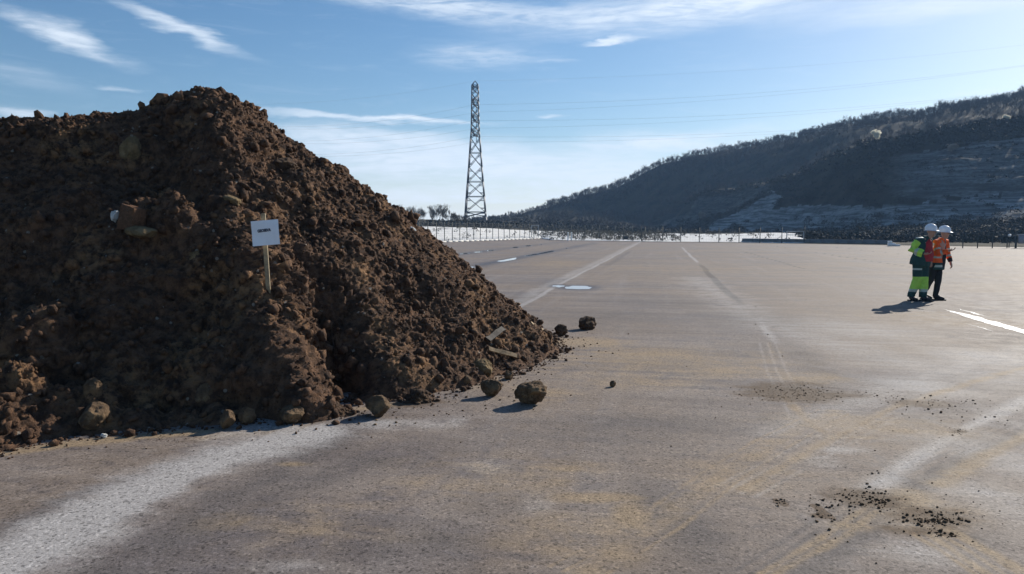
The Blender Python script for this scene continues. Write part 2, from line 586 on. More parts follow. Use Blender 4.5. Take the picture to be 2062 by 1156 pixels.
stroke('sand', [(1180, 1150), (1330, 1050), (1450, 960), (1560, 890), (1680, 828)], 0.12, 0.42)
stroke('sand', [(1500, 985), (1640, 900), (1800, 820), (1990, 760), (2100, 730)], 0.07, 0.5)
stroke('sand', [(1900, 1060), (1990, 1110), (2080, 1160)], 0.04, 0.6)
stroke('sand', [(1870, 1075), (1950, 1130), (2020, 1180)], 0.03, 0.6)
stroke('sand', [(1560, 1156), (1700, 1080), (1790, 1010)], 0.03, 0.5)
stroke('sand', [(1530, 1156), (1660, 1080), (1760, 1010)], 0.025, 0.5)
stroke('grime', [(2120, 840), (1990, 905), (1880, 960), (1760, 1040), (1620, 1156)], 0.11, 0.62)
stroke('sand', [(2110, 855), (1990, 915), (1890, 975)], 0.09, 0.55)
stroke('pale', [(2100, 790), (1950, 860), (1830, 930), (1760, 985)], 0.10, 0.6)
stroke('pale', [(1930, 890), (2062, 940), (2200, 980)], 0.35, 0.45)
stroke('pale', [(1400, 560), (1520, 640), (1700, 700), (1950, 760)], 0.8, 0.36)
blob('pale', 1850, 775, 110, 22, .6); blob('pale', 1990, 720, 140, 26, .55); blob('pale', 1700, 660, 160, 30, .4)
blob('pale', 2010, 1010, 110, 60, .42); blob('pale', 1860, 1120, 120, 40, .4); blob('pale', 1640, 930, 70, 22, .35); blob('pale', 1690, 905, 70, 10, .5)
blob('pale', 980, 940, 60, 22, .4); blob('pale', 1080, 1010, 50, 26, .3); blob('pale', 560, 1140, 120, 20, .3)
for k in range(5):          # tread of the tyre marks: bars across the track
    pass
tr = [ground(1600, 850)[:2], ground(1640, 780)[:2]]
blob('dirt', 1590, 790, 95, 20, 1.0); blob('dirt', 1650, 795, 110, 10, .7)
blob('dirt', 1860, 812, 60, 8, .8); blob('dirt', 1745, 1003, 75, 20, .9); blob('dirt', 1880, 1040, 75, 20, .9)
blob('dirt', 1655, 1040, 22, 6, .7); blob('dirt', 1570, 1010, 16, 6, .6); blob('dirt', 1930, 868, 18, 4, .7); blob('dirt', 1830, 1068, 60, 12, .45)
for p_, w_, s_ in (([(1700, 993), (1760, 1010), (1800, 1014)], .030, 1.0), ([(1725, 1010), (1790, 1020)], .022, .9), ([(1835, 1028), (1890, 1046), (1925, 1053)], .034, 1.0), ([(1850, 1045), (1920, 1060)], .02, .9),
                   ([(1880, 1070), (1915, 1078)], .022, 1.0), ([(1640, 1018), (1672, 1042)], .022, .9), ([(1560, 1006), (1582, 1018)], .018, .9), ([(1520, 783), (1600, 792), (1660, 800)], .05, .9), ([(1560, 797), (1640, 803)], .035, .9), ([(1820, 812), (1885, 818)], .03, .8), ([(1915, 866), (1945, 870)], .02, .9)):
    stroke('dirt', p_, w_, s_)
blob('dirt', 840, 812, 60, 10, .6); blob('dirt', 1120, 700, 40, 8, .4)

for (a_, b_, c_, d_, s_) in ((1300, 725, 330, 36, .42), (1000, 960, 260, 60, .35), (640, 1050, 260, 70, .30), (1150, 1080, 200, 60, .42), (1750, 860, 260, 40, .38), (1480, 950, 200, 50, .32), (1850, 1030, 160, 40, .45), (1900, 640, 220, 24, .30), (1350, 540, 260, 14, .30), (1130, 530, 90, 12, .35)):
    blob('sand', a_, b_, c_, d_, s_)
for (a_, b_, c_, d_, s_) in ((1330, 855, 260, 30, .50), (1000, 1010, 110, 40, .35), (1400, 1080, 90, 70, .55), (1560, 700, 110, 26, .40), (1700, 760, 130, 22, .34), (1820, 965, 60, 24, .45), (1640, 1120, 90, 40, .40), (1240, 640, 220, 26, .42), (760, 1110, 160, 34, .35), (1950, 1080, 120, 30, .38), (2000, 680, 100, 14, .4), (900, 900, 180, 24, .30)):
    blob('grime', a_, b_, c_, d_, s_)
# dust-pale tyre tracks: pairs of tread ribs
def tyre(ch, pts, ribs, gap, w, s_):
    W = np.array([ground(*p)[:2] for p in pts])
    dn = np.gradient(W, axis=0); dn /= np.linalg.norm(dn, axis=1, keepdims=True)
    nr = np.stack([-dn[:, 1], dn[:, 0]], 1)
    for r_ in range(ribs):
        stroke(ch, [tuple(q) for q in W + nr * gap * (r_ - (ribs - 1) / 2)], w, s_, world=True)
tyre('sand', [(1150, 1156), (1330, 1050), (1450, 960), (1560, 890), (1680, 828)], 4, .085, .026, .42)
tyre('pale', [(1480, 990), (1640, 905), (1800, 822), (1990, 762), (2120, 730)], 4, .09, .026, .32)
tyre('grime', [(1540, 1170), (1680, 1075), (1790, 1000), (1900, 930), (2080, 850)], 5, .075, .024, .5)
tyre('sand', [(1850, 1060), (1930, 1105), (2030, 1170)], 4, .07, .022, .5)
tyre('pale', [(1545, 690), (1565, 750), (1625, 850), (1660, 890)], 3, .11, .028, .34)
tyre('pale', [(1700, 900), (1690, 850), (1700, 800)], 3, .10, .022, .28)
stroke('pale', [(1560, 870), (1800, 780), (2062, 700)], .28, .42)

# joints between the paving lanes
cn = X * N_[0] + Y * N_[1]
ct = X * U[0] + Y * U[1]
jit = 0.05 * vnoise(np.stack([cn * 0, ct * 0.5, cn * 0], 1), 9)
brkA = sstep(vnoise(np.stack([ct * 0.11, cn * 0, cn * 0], 1), 21), -0.35, 0.25)
brkB = sstep(vnoise(np.stack([ct * 0.30, cn * 0 + 5, cn * 0], 1), 22), -0.3, 0.3)


def seam(c, w, ch, s, lo=-1e9, hi=1e9, br=None):
    d = np.abs(cn - c - jit)
    ww = np.maximum(w, Y * 0.0009)
    m = s * np.exp(-(d / ww) ** 2) * sstep(ct, lo, lo + 4) * sstep(-ct, -hi, -hi + 4)
    if br is not None: m = m * br
    att[ch] = np.maximum(att[ch], m)


seam(-3.30, 0.40, 'seam_pale', 0.62)
seam(-3.05, 0.10, 'seam_pale', 0.95)
seam(-2.55, 0.25, 'grime', 0.5, br=brkA)
seam(1.60, 0.13, 'seam_pale', 0.9, 36, 75)
seam(1.66, 0.14, 'seam_dark', 0.9, 15, 38)
seam(1.64, 0.12, 'seam_pale', 0.75, 9.5, 16, brkB + .3)
seam(1.80, 0.35, 'grime', 0.5, 6, 14)
seam(5.75, 0.10, 'seam_dark', 0.85, 18, 70, brkA * .5 + .5)
seam(10.6, 0.12, 'seam_dark', 0.85, 14, 80, brkA * .6 + .4)
seam(15.4, 0.12, 'seam_dark', 0.75, 14, 80)
seam(20.4, 0.14, 'seam_dark', 0.7, 14, 80, brkB)
seam(-8.35, 0.55, 'wet', 1.0, 22, 96, brkA * .3 + .7)
seam(-13.4, 0.70, 'wet', 0.9, 30, 110, brkA * .4 + .6)
seam(-8.35, 0.26, 'pool', 1.15, 24, 70, sstep(brkB, .02, .15))
seam(-13.4, 0.26, 'pool', 1.15, 32, 84, sstep(brkB, .02, .15))
seam(-3.5, 0.5, 'wet', 0.35, 10, 40, brkB)


def puddle(px, py, rx, ry, s=1.2):
    c = ground(px, py)[:2]
    ex = abs(ground(px + rx, py)[0] - c[0]); ey = abs(ground(px, py - ry)[1] - ground(px, py + ry)[1]) / 2
    dn, dt = (X - c[0]), (Y - c[1])
    r_ = np.sqrt((dn / ex) ** 2 + (dt / ey) ** 2) + 0.25 * vnoise(np.stack([X * 1.2, Y * 1.2, X * 0], 1), 31)
    att['pool'] = np.maximum(att['pool'], sstep(r_, 1.15, 0.85))
    att['wet'] = np.maximum(att['wet'], sstep(r_, 2.4, 1.0) * .9)


puddle(1166, 579, 27, 3.4)
puddle(1124, 576, 14, 2.2)
PZ = np.zeros(len(X)) + 0.010 * vnoise(np.stack([X * .25, Y * .25, X * 0], 1), 3) * sstep(Y, 3, 25) * (att['pool'] < .05) * 0
pav = link("pavement", np_mesh("pavement", np.stack([X, Y, PZ], 1), [grid_faces(*shape)], True, att), M_GROUND)
tag(pav, kind='structure')
gm = MB()
gm.add([[-1095, -250, -.05], [1095, -250, -.05], [1095, 1000, -.05], [-1095, 1000, -.05]], [[0, 1, 2, 3]])
gro = gm.build("ground", M_FARGROUND)
tag(gro, kind='structure')

# white painted line on the right
M_PAINT = simple("white_paint", (0.78, 0.76, 0.72), 0.6, 0.12, 9)


def painted_strip(name, n0, n1, t0, t1, seed, step=.07):
    ts = np.arange(t0, t1, step)
    z = np.zeros(len(ts))
    a = n0 + .035 * vnoise(np.stack([ts * 3, z, z], 1), seed) + .02 * vnoise(np.stack([ts * 11, z, z], 1), seed + 3)
    b_ = n1 + .035 * vnoise(np.stack([ts * 3, z + 7, z], 1), seed) + .02 * vnoise(np.stack([ts * 11, z + 7, z], 1), seed + 3)
    tap = sstep(ts, t0, t0 + .5) * sstep(-ts, -t1, -t1 + 1.6)
    mid = (a + b_) / 2
    a, b_ = mid + (a - mid) * tap, mid + (b_ - mid) * tap
    V = np.concatenate([np.stack([c_ * N_[0] + ts * U[0], c_ * N_[1] + ts * U[1], z + .004], 1) for c_ in (a, b_)])
    n = len(ts)
    i = np.arange(n - 1)
    return V, np.stack([i, i + n, i + n + 1, i + 1], 1)


pm = MB()
pm.add(*painted_strip('p', 5.58, 5.80, 6.0, 17.0, 1))
pm.add(*painted_strip('p', 5.95, 6.05, 15.6, 17.2, 2))
pm.add(*painted_strip('p', 5.18, 5.26, 13.2, 14.4, 3))
pl = pm.build("painted_line", M_PAINT)
tag(pl, kind='structure')

# ------------------------------------------------------------------ the soil mound
RIDGE = [(400, 172, 10.3), (440, 182, 10.25), (478, 205, 10.2), (400, 172, 10.3), (345, 190, 10.1), (290, 196, 9.8), (190, 203, 9.5), (110, 211, 9.4), (30, 234, 9.35),
         (-80, 256, 9.4), (-250, 310, 9.6), (-450, 380, 10.2)]
rp = np.array([at(*r) for r in RIDGE])
cones = []
for a, b_ in zip(rp[:-1], rp[1:]):
    for k in np.linspace(0, 1, 7, endpoint=False): cones.append((*(a + (b_ - a) * k), .80))
cones = [(x, y, z, .80 if x > -4.8 else .90) for x, y, z, s in cones]
cones += [(*at(520, 246, 10.3), .80), (*at(600, 284, 10.45), .80), (*at(650, 322, 10.5), .82), (*at(780, 420, 10.6), .84), (*at(565, 262, 10.4), .80), (*at(712, 358, 10.6), .86), (*at(845, 480, 10.7), .83)]
APEX = rp[0]
TOE = ground(606, 838)
crest = []
for k in np.linspace(0.06, 0.93, 16):
    p = APEX + (TOE - APEX) * k
    crest.append((p[0] + .20 * math.sin(k * 9 + .6), p[1], p[2] + .04 + .10 * math.sin(k * math.pi) + .07 * math.sin(k * 15), .92))
cones += crest
cdir = TOE - APEX
pn = np.cross(cdir, -np.array(SUN)); pn = pn / pn[2]


def H0(x, y):
    h = np.full(np.shape(x), -9.0)
    for cx, cy, cz, s in cones:
        d = np.sqrt((x - cx) ** 2 + (y - cy) ** 2 + .02)
        s2 = s + (.10 * np.clip((cy - y) / d, 0, 1) if cx > -5.2 else 0)
        h = np.maximum(h, cz - s2 * d + .10 * s)
    # the scooped face left of the crest lies in the crest's shade
    side = ((x - APEX[0]) * cdir[1] - (y - APEX[1]) * cdir[0]) / math.hypot(cdir[0], cdir[1])     # > 0 : right of crest (seen from the camera) is negative
    zp = APEX[2] - (pn[0] * (x - APEX[0]) + pn[1] * (y - APEX[1]))
    left = sstep(side, 0.0, 0.5) if LEFT_POS else sstep(-side, 0.0, 0.5)
    lim = zp - .02 - .17 * left
    m = left > 0
    h = np.where(m, h + (np.minimum(h, lim) - h) * left, h)
    # gully right of the crest
    for (gx, gy, rx, dep) in GULLY:
        h = h - dep * np.exp(-((x - gx) ** 2 + (y - gy) ** 2) / rx ** 2)
    return h


LEFT_POS = ((-5.5 - APEX[0]) * cdir[1] - (7.0 - APEX[1]) * cdir[0]) > 0
GULLY = []


def surf(px, py, Hf):
    d = ray(px, py)
    d = d / d[1]
    Ys = np.linspace(4.5, 13, 1700)
    pz = CAMH + d[2] * Ys
    hh = Hf(d[0] * Ys, Ys)
    k = np.nonzero(hh > pz)[0]
    if not len(k): return None
    k = k[0]
    return np.array([d[0] * Ys[k], Ys[k], pz[k]])


for (px, py, r_, dep) in ((662, 640, .30, .22), (672, 700, .32, .30), (668, 750, .34, .34), (690, 780, .30, .25), (560, 330, .30, .14), (600, 300, .25, .14), (610, 470, .25, .08)):
    p = surf(px, py, H0)
    if p is not None: GULLY.append((p[0], p[1], r_, dep))
LUMPS = []
for (px, py, r_, hgt) in ((300, 510, .50, .42), (350, 525, .30, .30), (250, 530, .35, .16), (395, 540, .22, .26), (150, 470, .4, .22), (440, 300, .5, .16), (40, 730, .28, .26), (75, 760, .22, .22), (15, 690, .2, .14),
                          (0, 870, .35, .18), (60, 880, .25, .10), (200, 840, .25, .15), (180, 450, .2, .16), (320, 640, .3, .14), (460, 640, .25, .12), (500, 700, .3, .14), (430, 780, .25, .16),
                          (540, 790, .25, .14), (620, 830, .25, .14), (960, 755, .3, .08), (880, 440, .2, .06), (250, 330, .4, .12), (120, 300, .5, .10), (440, 420, .3, .10)):
    p = surf(px, py, H0)
    if p is not None: LUMPS.append((p[0], p[1], r_, hgt))


APRON = []
for (px, py, hh) in ((-300, 960, .45), (-150, 925, .45), (-40, 895, .42), (60, 884, .34), (150, 878, .28), (250, 868, .22), (340, 862, .18), (420, 856, .16)):
    g_ = ground(px, py)
    APRON.append((g_[0], g_[1] + hh / .8 - .05, hh))


def H1(x, y):
    h = H0(x, y)
    for ax_, ay_, az_ in APRON:
        h = np.maximum(h, az_ - .8 * np.sqrt((x - ax_) ** 2 + (y - ay_) ** 2 + .01))
    for lx, ly, r_, hg in LUMPS:
        h = h + hg * np.exp(-(((x - lx) ** 2 + (y - ly) ** 2) / r_ ** 2) ** 1.0)
    return h


def spaced(segs):
    o = [segs[0][0]]
    for a, b_, st_ in segs:
        n = max(1, int(round((b_ - a) / st_)))
        o += list(np.linspace(a, b_, n + 1)[1:])
    return np.array(o)


gx = spaced([(-12.5, -7.2, .10), (-7.2, -5.6, .022), (-5.6, .9, .0150), (.9, 1.7, .03)])
gy = spaced([(4.7, 5.0, .04), (5.0, 11.6, .0150), (11.6, 12.2, .03), (12.2, 16.5, .10)])
GX, GY = np.meshgrid(gx, gy)
GZ = H1(GX, GY)
eps = .06
nx = -(H1(GX + eps, GY) - H1(GX - eps, GY)) / (2 * eps)
ny = -(H1(GX, GY + eps) - H1(GX, GY - eps)) / (2 * eps)
nn = np.stack([nx, ny, np.ones_like(nx)], -1)
nn /= np.linalg.norm(nn, axis=-1, keepdims=True)
V = np.stack([GX, GY, GZ], -1).reshape(-1, 3)
NN = nn.reshape(-1, 3)
keep = V[:, 2] > -.35
act = np.nonzero(keep)[0]
Pa = V[act]
big = fbm(Pa * np.array([1.0, 1.0, 1.0]) * 1.0, 3, 40)
w1, v1 = worley(Pa * 2.6 + .6 * np.stack([big, big, big], 1), 1)
w2, v2 = worley(Pa * 6.3 + 5, 2)
w3, v3 = worley(Pa * 14.0 + 9, 3)
w4, v4 = worley(Pa * 29.0 + 2, 4)
f4 = fbm(Pa * 22, 3, 60)
rough_m = .55 + .45 * sstep(vnoise(Pa * .9, 71), -.5, .5)
w5, v5 = worley(Pa * 46.0 + 7, 6)
disp = .15 * big + .10 * fbm(Pa * .55 + 31, 2, 44) + .12 * (.55 - w1) * (.2 + 1.2 * v1) + .056 * (.5 - w2) * (.2 + 1.3 * v2) * rough_m + .046 * (.5 - w3) * (.1 + 1.6 * v3) * rough_m + .036 * (.5 - w4) * (.1 + 1.7 * v4) + .020 * (.5 - w5) * (.2 + 1.6 * v5) + .022 * f4
fade = sstep(Pa[:, 2], -.12, .25) * .85 + .15
V[act] = Pa + NN[act] * (disp * fade)[:, None]
Fq = grid_faces(len(gy), len(gx))
zq = V[:, 2][Fq]
Fq = Fq[(zq.max(1) > -.03) & keep[Fq].all(1)]

# loose clods lying all over the mound (same mesh)
bmi = bmesh.new(); bmesh.ops.create_icosphere(bmi, subdivisions=2, radius=1.0)
ICO_V = np.array([v.co[:] for v in bmi.verts]); ICO_F = np.array([[v.index for v in f.verts] for f in bmi.faces]); bmi.free()
bmi = bmesh.new(); bmesh.ops.create_icosphere(bmi, subdivisions=1, radius=1.0)
IC1_V = np.array([v.co[:] for v in bmi.verts]); IC1_F = np.array([[v.index for v in f.verts] for f in bmi.faces]); bmi.free()


def rand_rot(n):
    q = RNG.normal(size=(n, 4)); q /= np.linalg.norm(q, axis=1, keepdims=True)
    w, x, y, z = q.T
    return np.stack([1 - 2 * (y * y + z * z), 2 * (x * y - z * w), 2 * (x * z + y * w), 2 * (x * y + z * w), 1 - 2 * (x * x + z * z), 2 * (y * z - x * w), 2 * (x * z - y * w), 2 * (y * z + x * w), 1 - 2 * (x * x + y * y)], 1).reshape(-1, 3, 3)


def chunk_cloud(C, size, sub=1, jag=.35, flat=.75):
    """many lumpy chunks as one vertex/face block"""
    bv, bf = (IC1_V, IC1_F) if sub == 1 else (ICO_V, ICO_F)
    n = len(C)
    Vb = bv[None] * (1 + jag * (RNG.random((n, len(bv), 1)) - .5) * 2)
    Vb = Vb * (np.array([1, .85, .7])[None, None] * (.8 + .4 * RNG.random((n, 1, 3))))
    Vb = np.einsum('nij,nkj->nki', rand_rot(n), Vb)
    Vb[:, :, 2] *= flat
    Vb = Vb * size[:, None, None] + C[:, None]
    Fb = (bf[None] + (np.arange(n) * len(bv))[:, None, None]).reshape(-1, 3)
    return Vb.reshape(-1, 3), Fb


cand = np.nonzero((V[:, 2] > .02) & (V[:, 0] > -7.5) & (V[:, 0] < 1.3) & (V[:, 1] < 12.2))[0]
cell = (np.gradient(gx)[None, :] * np.gradient(gy)[:, None]).ravel()[cand] / np.maximum(.35, NN[cand, 2])
pick = RNG.choice(cand, 22000, replace=False, p=cell / cell.sum())
sz = .007 + .009 * RNG.pareto(2.2, len(pick))
sz = np.minimum(sz, .075)
Cc = V[pick] + NN[pick] * (sz * .25)[:, None]
Vc, Fc = chunk_cloud(Cc, sz, 1, .38, 1.0)
# bigger clods, most of them along the top and on the lit flank
big_i = RNG.choice(cand, 210, replace=False, p=(cell * (1 + 2 * sstep(V[cand, 2], 2.4, 3.2))) / (cell * (1 + 2 * sstep(V[cand, 2], 2.4, 3.2))).sum())
szb = .040 + .030 * RNG.pareto(3.0, len(big_i)); szb = np.minimum(szb, .13)
Vg, Fg = chunk_cloud(V[big_i] + NN[big_i] * (szb * .15)[:, None], szb, 2, .27, 1.0)
# a crumbly foot line where the slope runs out on the pavement
foot = np.nonzero((np.abs(V[:, 2]) < .03) & (V[:, 0] > -7) & (V[:, 1] < 12.5))[0]
pf = RNG.choice(foot, min(1500, len(foot)), replace=False)
off = RNG.normal(size=(len(pf), 2)) * .05 + NN[pf][:, :2] * np.abs(RNG.normal(size=(len(pf), 1))) * .14
szf = np.minimum(.008 + .010 * RNG.pareto(2.4, len(pf)), .05)
Cf = np.stack([V[pf, 0] + off[:, 0], V[pf, 1] + off[:, 1], szf * .35], 1)
Vf, Ff = chunk_cloud(Cf, szf, 1, .3, .8)
MV = np.concatenate([V, Vc, Vf, Vg])
MF = [Fq, Fc + len(V), Ff + len(V) + len(Vc), Fg + len(V) + len(Vc) + len(Vf)]
used = np.zeros(len(MV), bool)
for f_ in MF: used[f_.ravel()] = True
remap = np.cumsum(used) - 1
mound = link("soil_mound", np_mesh("soil_mound", MV[used], [remap[f_] for f_ in MF], False), M_SOIL)
tag(mound, "tall heap of brown cloddy soil dumped on the pavement", "soil heap")


def Hm(x, y):
    """displaced mound surface height by lookup on the grid"""
    gz = V[:, 2].reshape(GX.shape)
    x = np.atleast_1d(x); y = np.atleast_1d(y)
    i = np.clip(np.searchsorted(gx, x), 0, len(gx) - 1); j = np.clip(np.searchsorted(gy, y), 0, len(gy) - 1)
    return np.where((x > gx[0]) & (x < gx[-1]) & (y > gy[0]) & (y < gy[-1]), gz[j, i], -9)


# ------------------------------------------------------------------ rocks and clods that stand out
bmi = bmesh.new(); bmesh.ops.create_icosphere(bmi, subdivisions=5, radius=1.0)
IC4_V = np.array([v.co[:] for v in bmi.verts]); IC4_F = np.array([[v.index for v in f.verts] for f in bmi.faces]); bmi.free()


def rock_mesh(name, size, seed, cloddy=.5, facets=.5, rz=0.0, tilt=0.0):
    rg = np.random.default_rng(seed)
    Vr = IC4_V.copy()
    # flatten against a few random planes for broken facets
    for k in range(int(3 + 8 * facets)):
        n = rg.normal(size=3); n /= np.linalg.norm(n)
        d = .62 + .3 * rg.random()
        ex = np.maximum(0, Vr @ n - d)
        Vr = Vr - ex[:, None] * n * .92
    nrm = Vr / np.linalg.norm(Vr, axis=1, keepdims=True)
    o = seed * 3.7
    w, v = worley(Vr * 1.7 + o, seed); w2, v2 = worley(Vr * 4.2 + o, seed + 5)
    dsp = .16 * fbm(Vr * 1.2 + o, 3, seed) + cloddy * (.34 * (.5 - w) * (.4 + v) + .20 * (.45 - w2) * (.4 + v2)) + .05 * fbm(Vr * 6 + o, 3, seed + 9)
    Vr = Vr + nrm * dsp[:, None]
    Vr = Vr * np.array(size)
    M = np.array(Matrix.Rotation(rz, 3, 'Z') @ Matrix.Rotation(tilt, 3, 'Y'))
    Vr = Vr @ M.T
    return np_mesh(name, Vr, [IC4_F], True), Vr[:, 2].min()


def ground_rock(name, px, py, wpx, hpx, seed, label, cat, mat, cloddy=.5, facets=.5, group="loose lumps at the foot of the mound", fwd=0.0):
    """px,py: the middle of its foot in the photo"""
    g = ground(px, py - hpx * .12)
    s = g[1] / F
    hw, hh = wpx * s / 2, hpx * s / 2
    me, zmin = rock_mesh(name, (hw, hw * .85, hh), seed, cloddy, facets, rz=seed * 1.3)
    o = link(name, me, mat)
    o.location = (g[0], g[1] + hw * .5 - fwd, -zmin * .88)
    return tag(o, label, cat, group)


LG = "loose lumps at the foot of the mound"
ground_rock("soil_lump", 1182, 668, 42, 30, 3, "round dark soil lump lying farthest out past the mound's right tip", "soil lump", M_CLOD_DARK, .55, .4)
ground_rock("soil_lump", 1131, 680, 28, 24, 8, "small blackish soil lump touching the mound's right tip", "soil lump", M_CLOD_DARK, .6, .3)
ground_rock("soil_lump", 1068, 822, 72, 46, 5, "broad pale-topped soil lump standing apart in front of the mound", "soil lump", M_CLOD, .75, .4)
ground_rock("soil_lump", 989, 804, 46, 34, 12, "crusty soil lump just left of the broad pale-topped lump", "soil lump", M_CLOD, .55, .5)
ground_rock("soil_lump", 1025, 767, 20, 20, 14, "small round lump behind and above the crusty lump near the mound's foot", "soil lump", M_CLOD, .4, .4)
ground_rock("soil_lump", 757, 845, 56, 46, 21, "angular brown lump with a long shadow, alone in front of the mound", "soil lump", M_CLOD, .35, .8)
ground_rock("soil_lump", 598, 850, 50, 38, 24, "large rounded tan lump against the toe of the sunlit crest", "soil lump", M_CLOD, .35, .3, fwd=.16)
ground_rock("soil_lump", 506, 850, 40, 34, 27, "tan lump between the rounded toe lump and its upright neighbour", "soil lump", M_CLOD, .45, .5, fwd=.16)
ground_rock("soil_lump", 469, 860, 36, 40, 33, "upright lump at the end of the shaded mound foot", "soil lump", M_CLOD, .4, .6, fwd=.16)
ground_rock("boulder", 972, 768, 52, 42, 36, "wedge shaped tan boulder resting against the right slope's foot", "boulder", M_YELLOW, .15, .9)
ground_rock("soil_lump", 1234, 781, 13, 13, 39, "tiny lump alone on the pavement right of all the others", "soil lump", M_CLOD, .4, .6)
ground_rock("soil_lump", 939, 780, 22, 22, 44, "small grey-topped lump left of the wedge shaped boulder", "soil lump", M_CLOD, .4, .6)
ground_rock("stone", 207, 884, 14, 10, 41, "whitish pebble on the sandy strip at the mound's left foot", "stone", M_STONE, .1, .8, None)
ground_rock("soil_lump", 1106, 697, 24, 20, 47, "dark clod at the very corner of the mound's right foot", "soil lump", M_CLOD_DARK, .6, .5)

# crumbled soil piles
def crumble(px, py, wpx, hpx, label, seed, n=70):
    g = ground(px, py)
    s = g[1] / F
    rg = np.random.default_rng(seed)
    a = rg.normal(size=(n, 2)) * np.array([wpx * s * .28, wpx * s * .2])
    hgt = np.maximum(0, hpx * s * np.exp(-((a / (wpx * s * .28)) ** 2).sum(1)))
    szc = (.018 + .03 * rg.random(n)) * (.5 + hgt / (hpx * s))
    C = np.stack([a[:, 0], a[:, 1] , hgt * rg.random(n) * .8 + szc * .3], 1)
    C = np.concatenate([C, [[0, 0, .0]]]); szc = np.concatenate([szc, [wpx * s * .62]])
    Vp, Fp = chunk_cloud(C, szc, 2, .3, .8)
    k_ = len(ICO_V); Vp[-k_:, 2] = np.maximum(-.02, Vp[-k_:, 2] * .35 * hpx / wpx * 2)
    o = link("soil_pile", np_mesh("soil_pile", Vp, [Fp], True), M_CLOD_DARK)
    o.location = (g[0], g[1] + .1, 0)
    tag(o, label, "soil pile", "small crumbled soil piles")


crumble(838, 812, 62, 26, "crumbled dark pile right of the angular lone lump", 3, 90)
crumble(668, 838, 70, 16, "low crumbly spill between the rounded toe lump and the angular lone lump", 5, 90)
crumble(1000, 738, 40, 14, "crumbs heaped above the wedge shaped boulder beside the tan board", 6, 40)


def mound_rock(name, px, py, wpx, hpx, seed, label, cat, mat, cloddy=.2, facets=.7, out=.35, tilt=0.0, dy=.8):
    p = surf(px, py, Hm)
    if p is None: return
    s = p[1] / F
    hw, hh = wpx * s / 2, hpx * s / 2
    me, zmin = rock_mesh(name, (hw, hw * dy, hh), seed, cloddy, facets, rz=seed * .7, tilt=tilt)
    o = link(name, me, mat)
    o.location = (p[0], p[1] + hw * (.5 - out), p[2])
    return tag(o, label, cat, "rocks stuck in the mound")


mound_rock("boulder", 268, 306, 46, 62, 51, "big smooth tan boulder high on the shaded face", "boulder", M_YELLOW, .06, .7, .5)
mound_rock("boulder", 288, 468, 66, 24, 53, "long flat tan boulder right under the upright reddish slab", "boulder", M_YELLOW, .1, .5, .6, .15)
mound_rock("stone", 233, 434, 18, 28, 55, "white stone beside the upright reddish slab", "stone", M_STONE, .75, .9, .7)
mound_rock("boulder", 395, 524, 36, 40, 57, "tan rounded rock at the right end of the sunlit bulge", "boulder", M_YELLOW, .15, .7, .7)
mound_rock("boulder", 470, 405, 46, 24, 58, "flat tan rock up-left of the paper sign", "boulder", M_YELLOW, .15, .6, .5, -.2)
mound_rock("boulder", 190, 838, 74, 56, 61, "largest boulder low in the dark left foot of the mound", "boulder", M_CLOD, .12, .5, .5)
mound_rock("boulder", 188, 785, 40, 48, 63, "upright boulder just above the largest low boulder", "boulder", M_CLOD, .2, .6, .4)
mound_rock("boulder", 415, 800, 40, 52, 64, "boulder with a sunlit right rim above the upright foot lump", "boulder", M_CLOD, .25, .7, .6)
mound_rock("boulder", 672, 762, 44, 40, 67, "grey-brown rock in the dark gully of the right slope", "boulder", M_CLOD, .2, .6, .5)
mound_rock("boulder", 575, 330, 50, 30, 69, "dark rock near the top of the right slope", "boulder", M_CLOD_DARK, .3, .6, .4)
mound_rock("boulder", 556, 395, 40, 22, 70, "dark rock above and right of the paper sign", "boulder", M_CLOD_DARK, .3, .6, .4)
mound_rock("stone", 828, 462, 22, 12, 72, "pale pinkish stone at the right edge below the skyline", "stone", M_STONE, .2, .7, .8, .4)

# upright reddish slab on the mound
p = surf(263, 452, Hm)
sl = MB()
bm = bmesh.new()
bmesh.ops.create_cube(bm, size=1.0)
bmesh.ops.subdivide_edges(bm, edges=bm.edges[:], cuts=9, use_grid_fill=True)
for v in bm.verts:
    c = np.array(v.co[:])
    n_ = fbm((c[None] * np.array([[5, 5, 5]])) + 3, 3, 81)[0]
    tap = 1 - .22 * max(0, c[2] + .1)
    v.co = (c[0] * tap * (1 + .06 * n_) + .10 * (c[2] + .5), c[1] * (1 + .1 * n_), c[2] * (1 + .06 * n_) - .14 * c[0] * (c[2] > 0))
me = bpy.data.meshes.new("rock_slab"); bm.to_mesh(me); bm.free()
for pl_ in me.polygons: pl_.use_smooth = True
o = link("rock_slab", me, M_BRICKY)
s_ = p[1] / F
o.scale = (44 * s_, 30 * s_, 48 * s_)
o.rotation_euler = (R(-6), R(4), R(-28))
o.location = (p[0], p[1] + .02, p[2] + .06)
tag(o, "upright reddish slab standing on the shaded face of the mound", "slab", "rocks stuck in the mound")


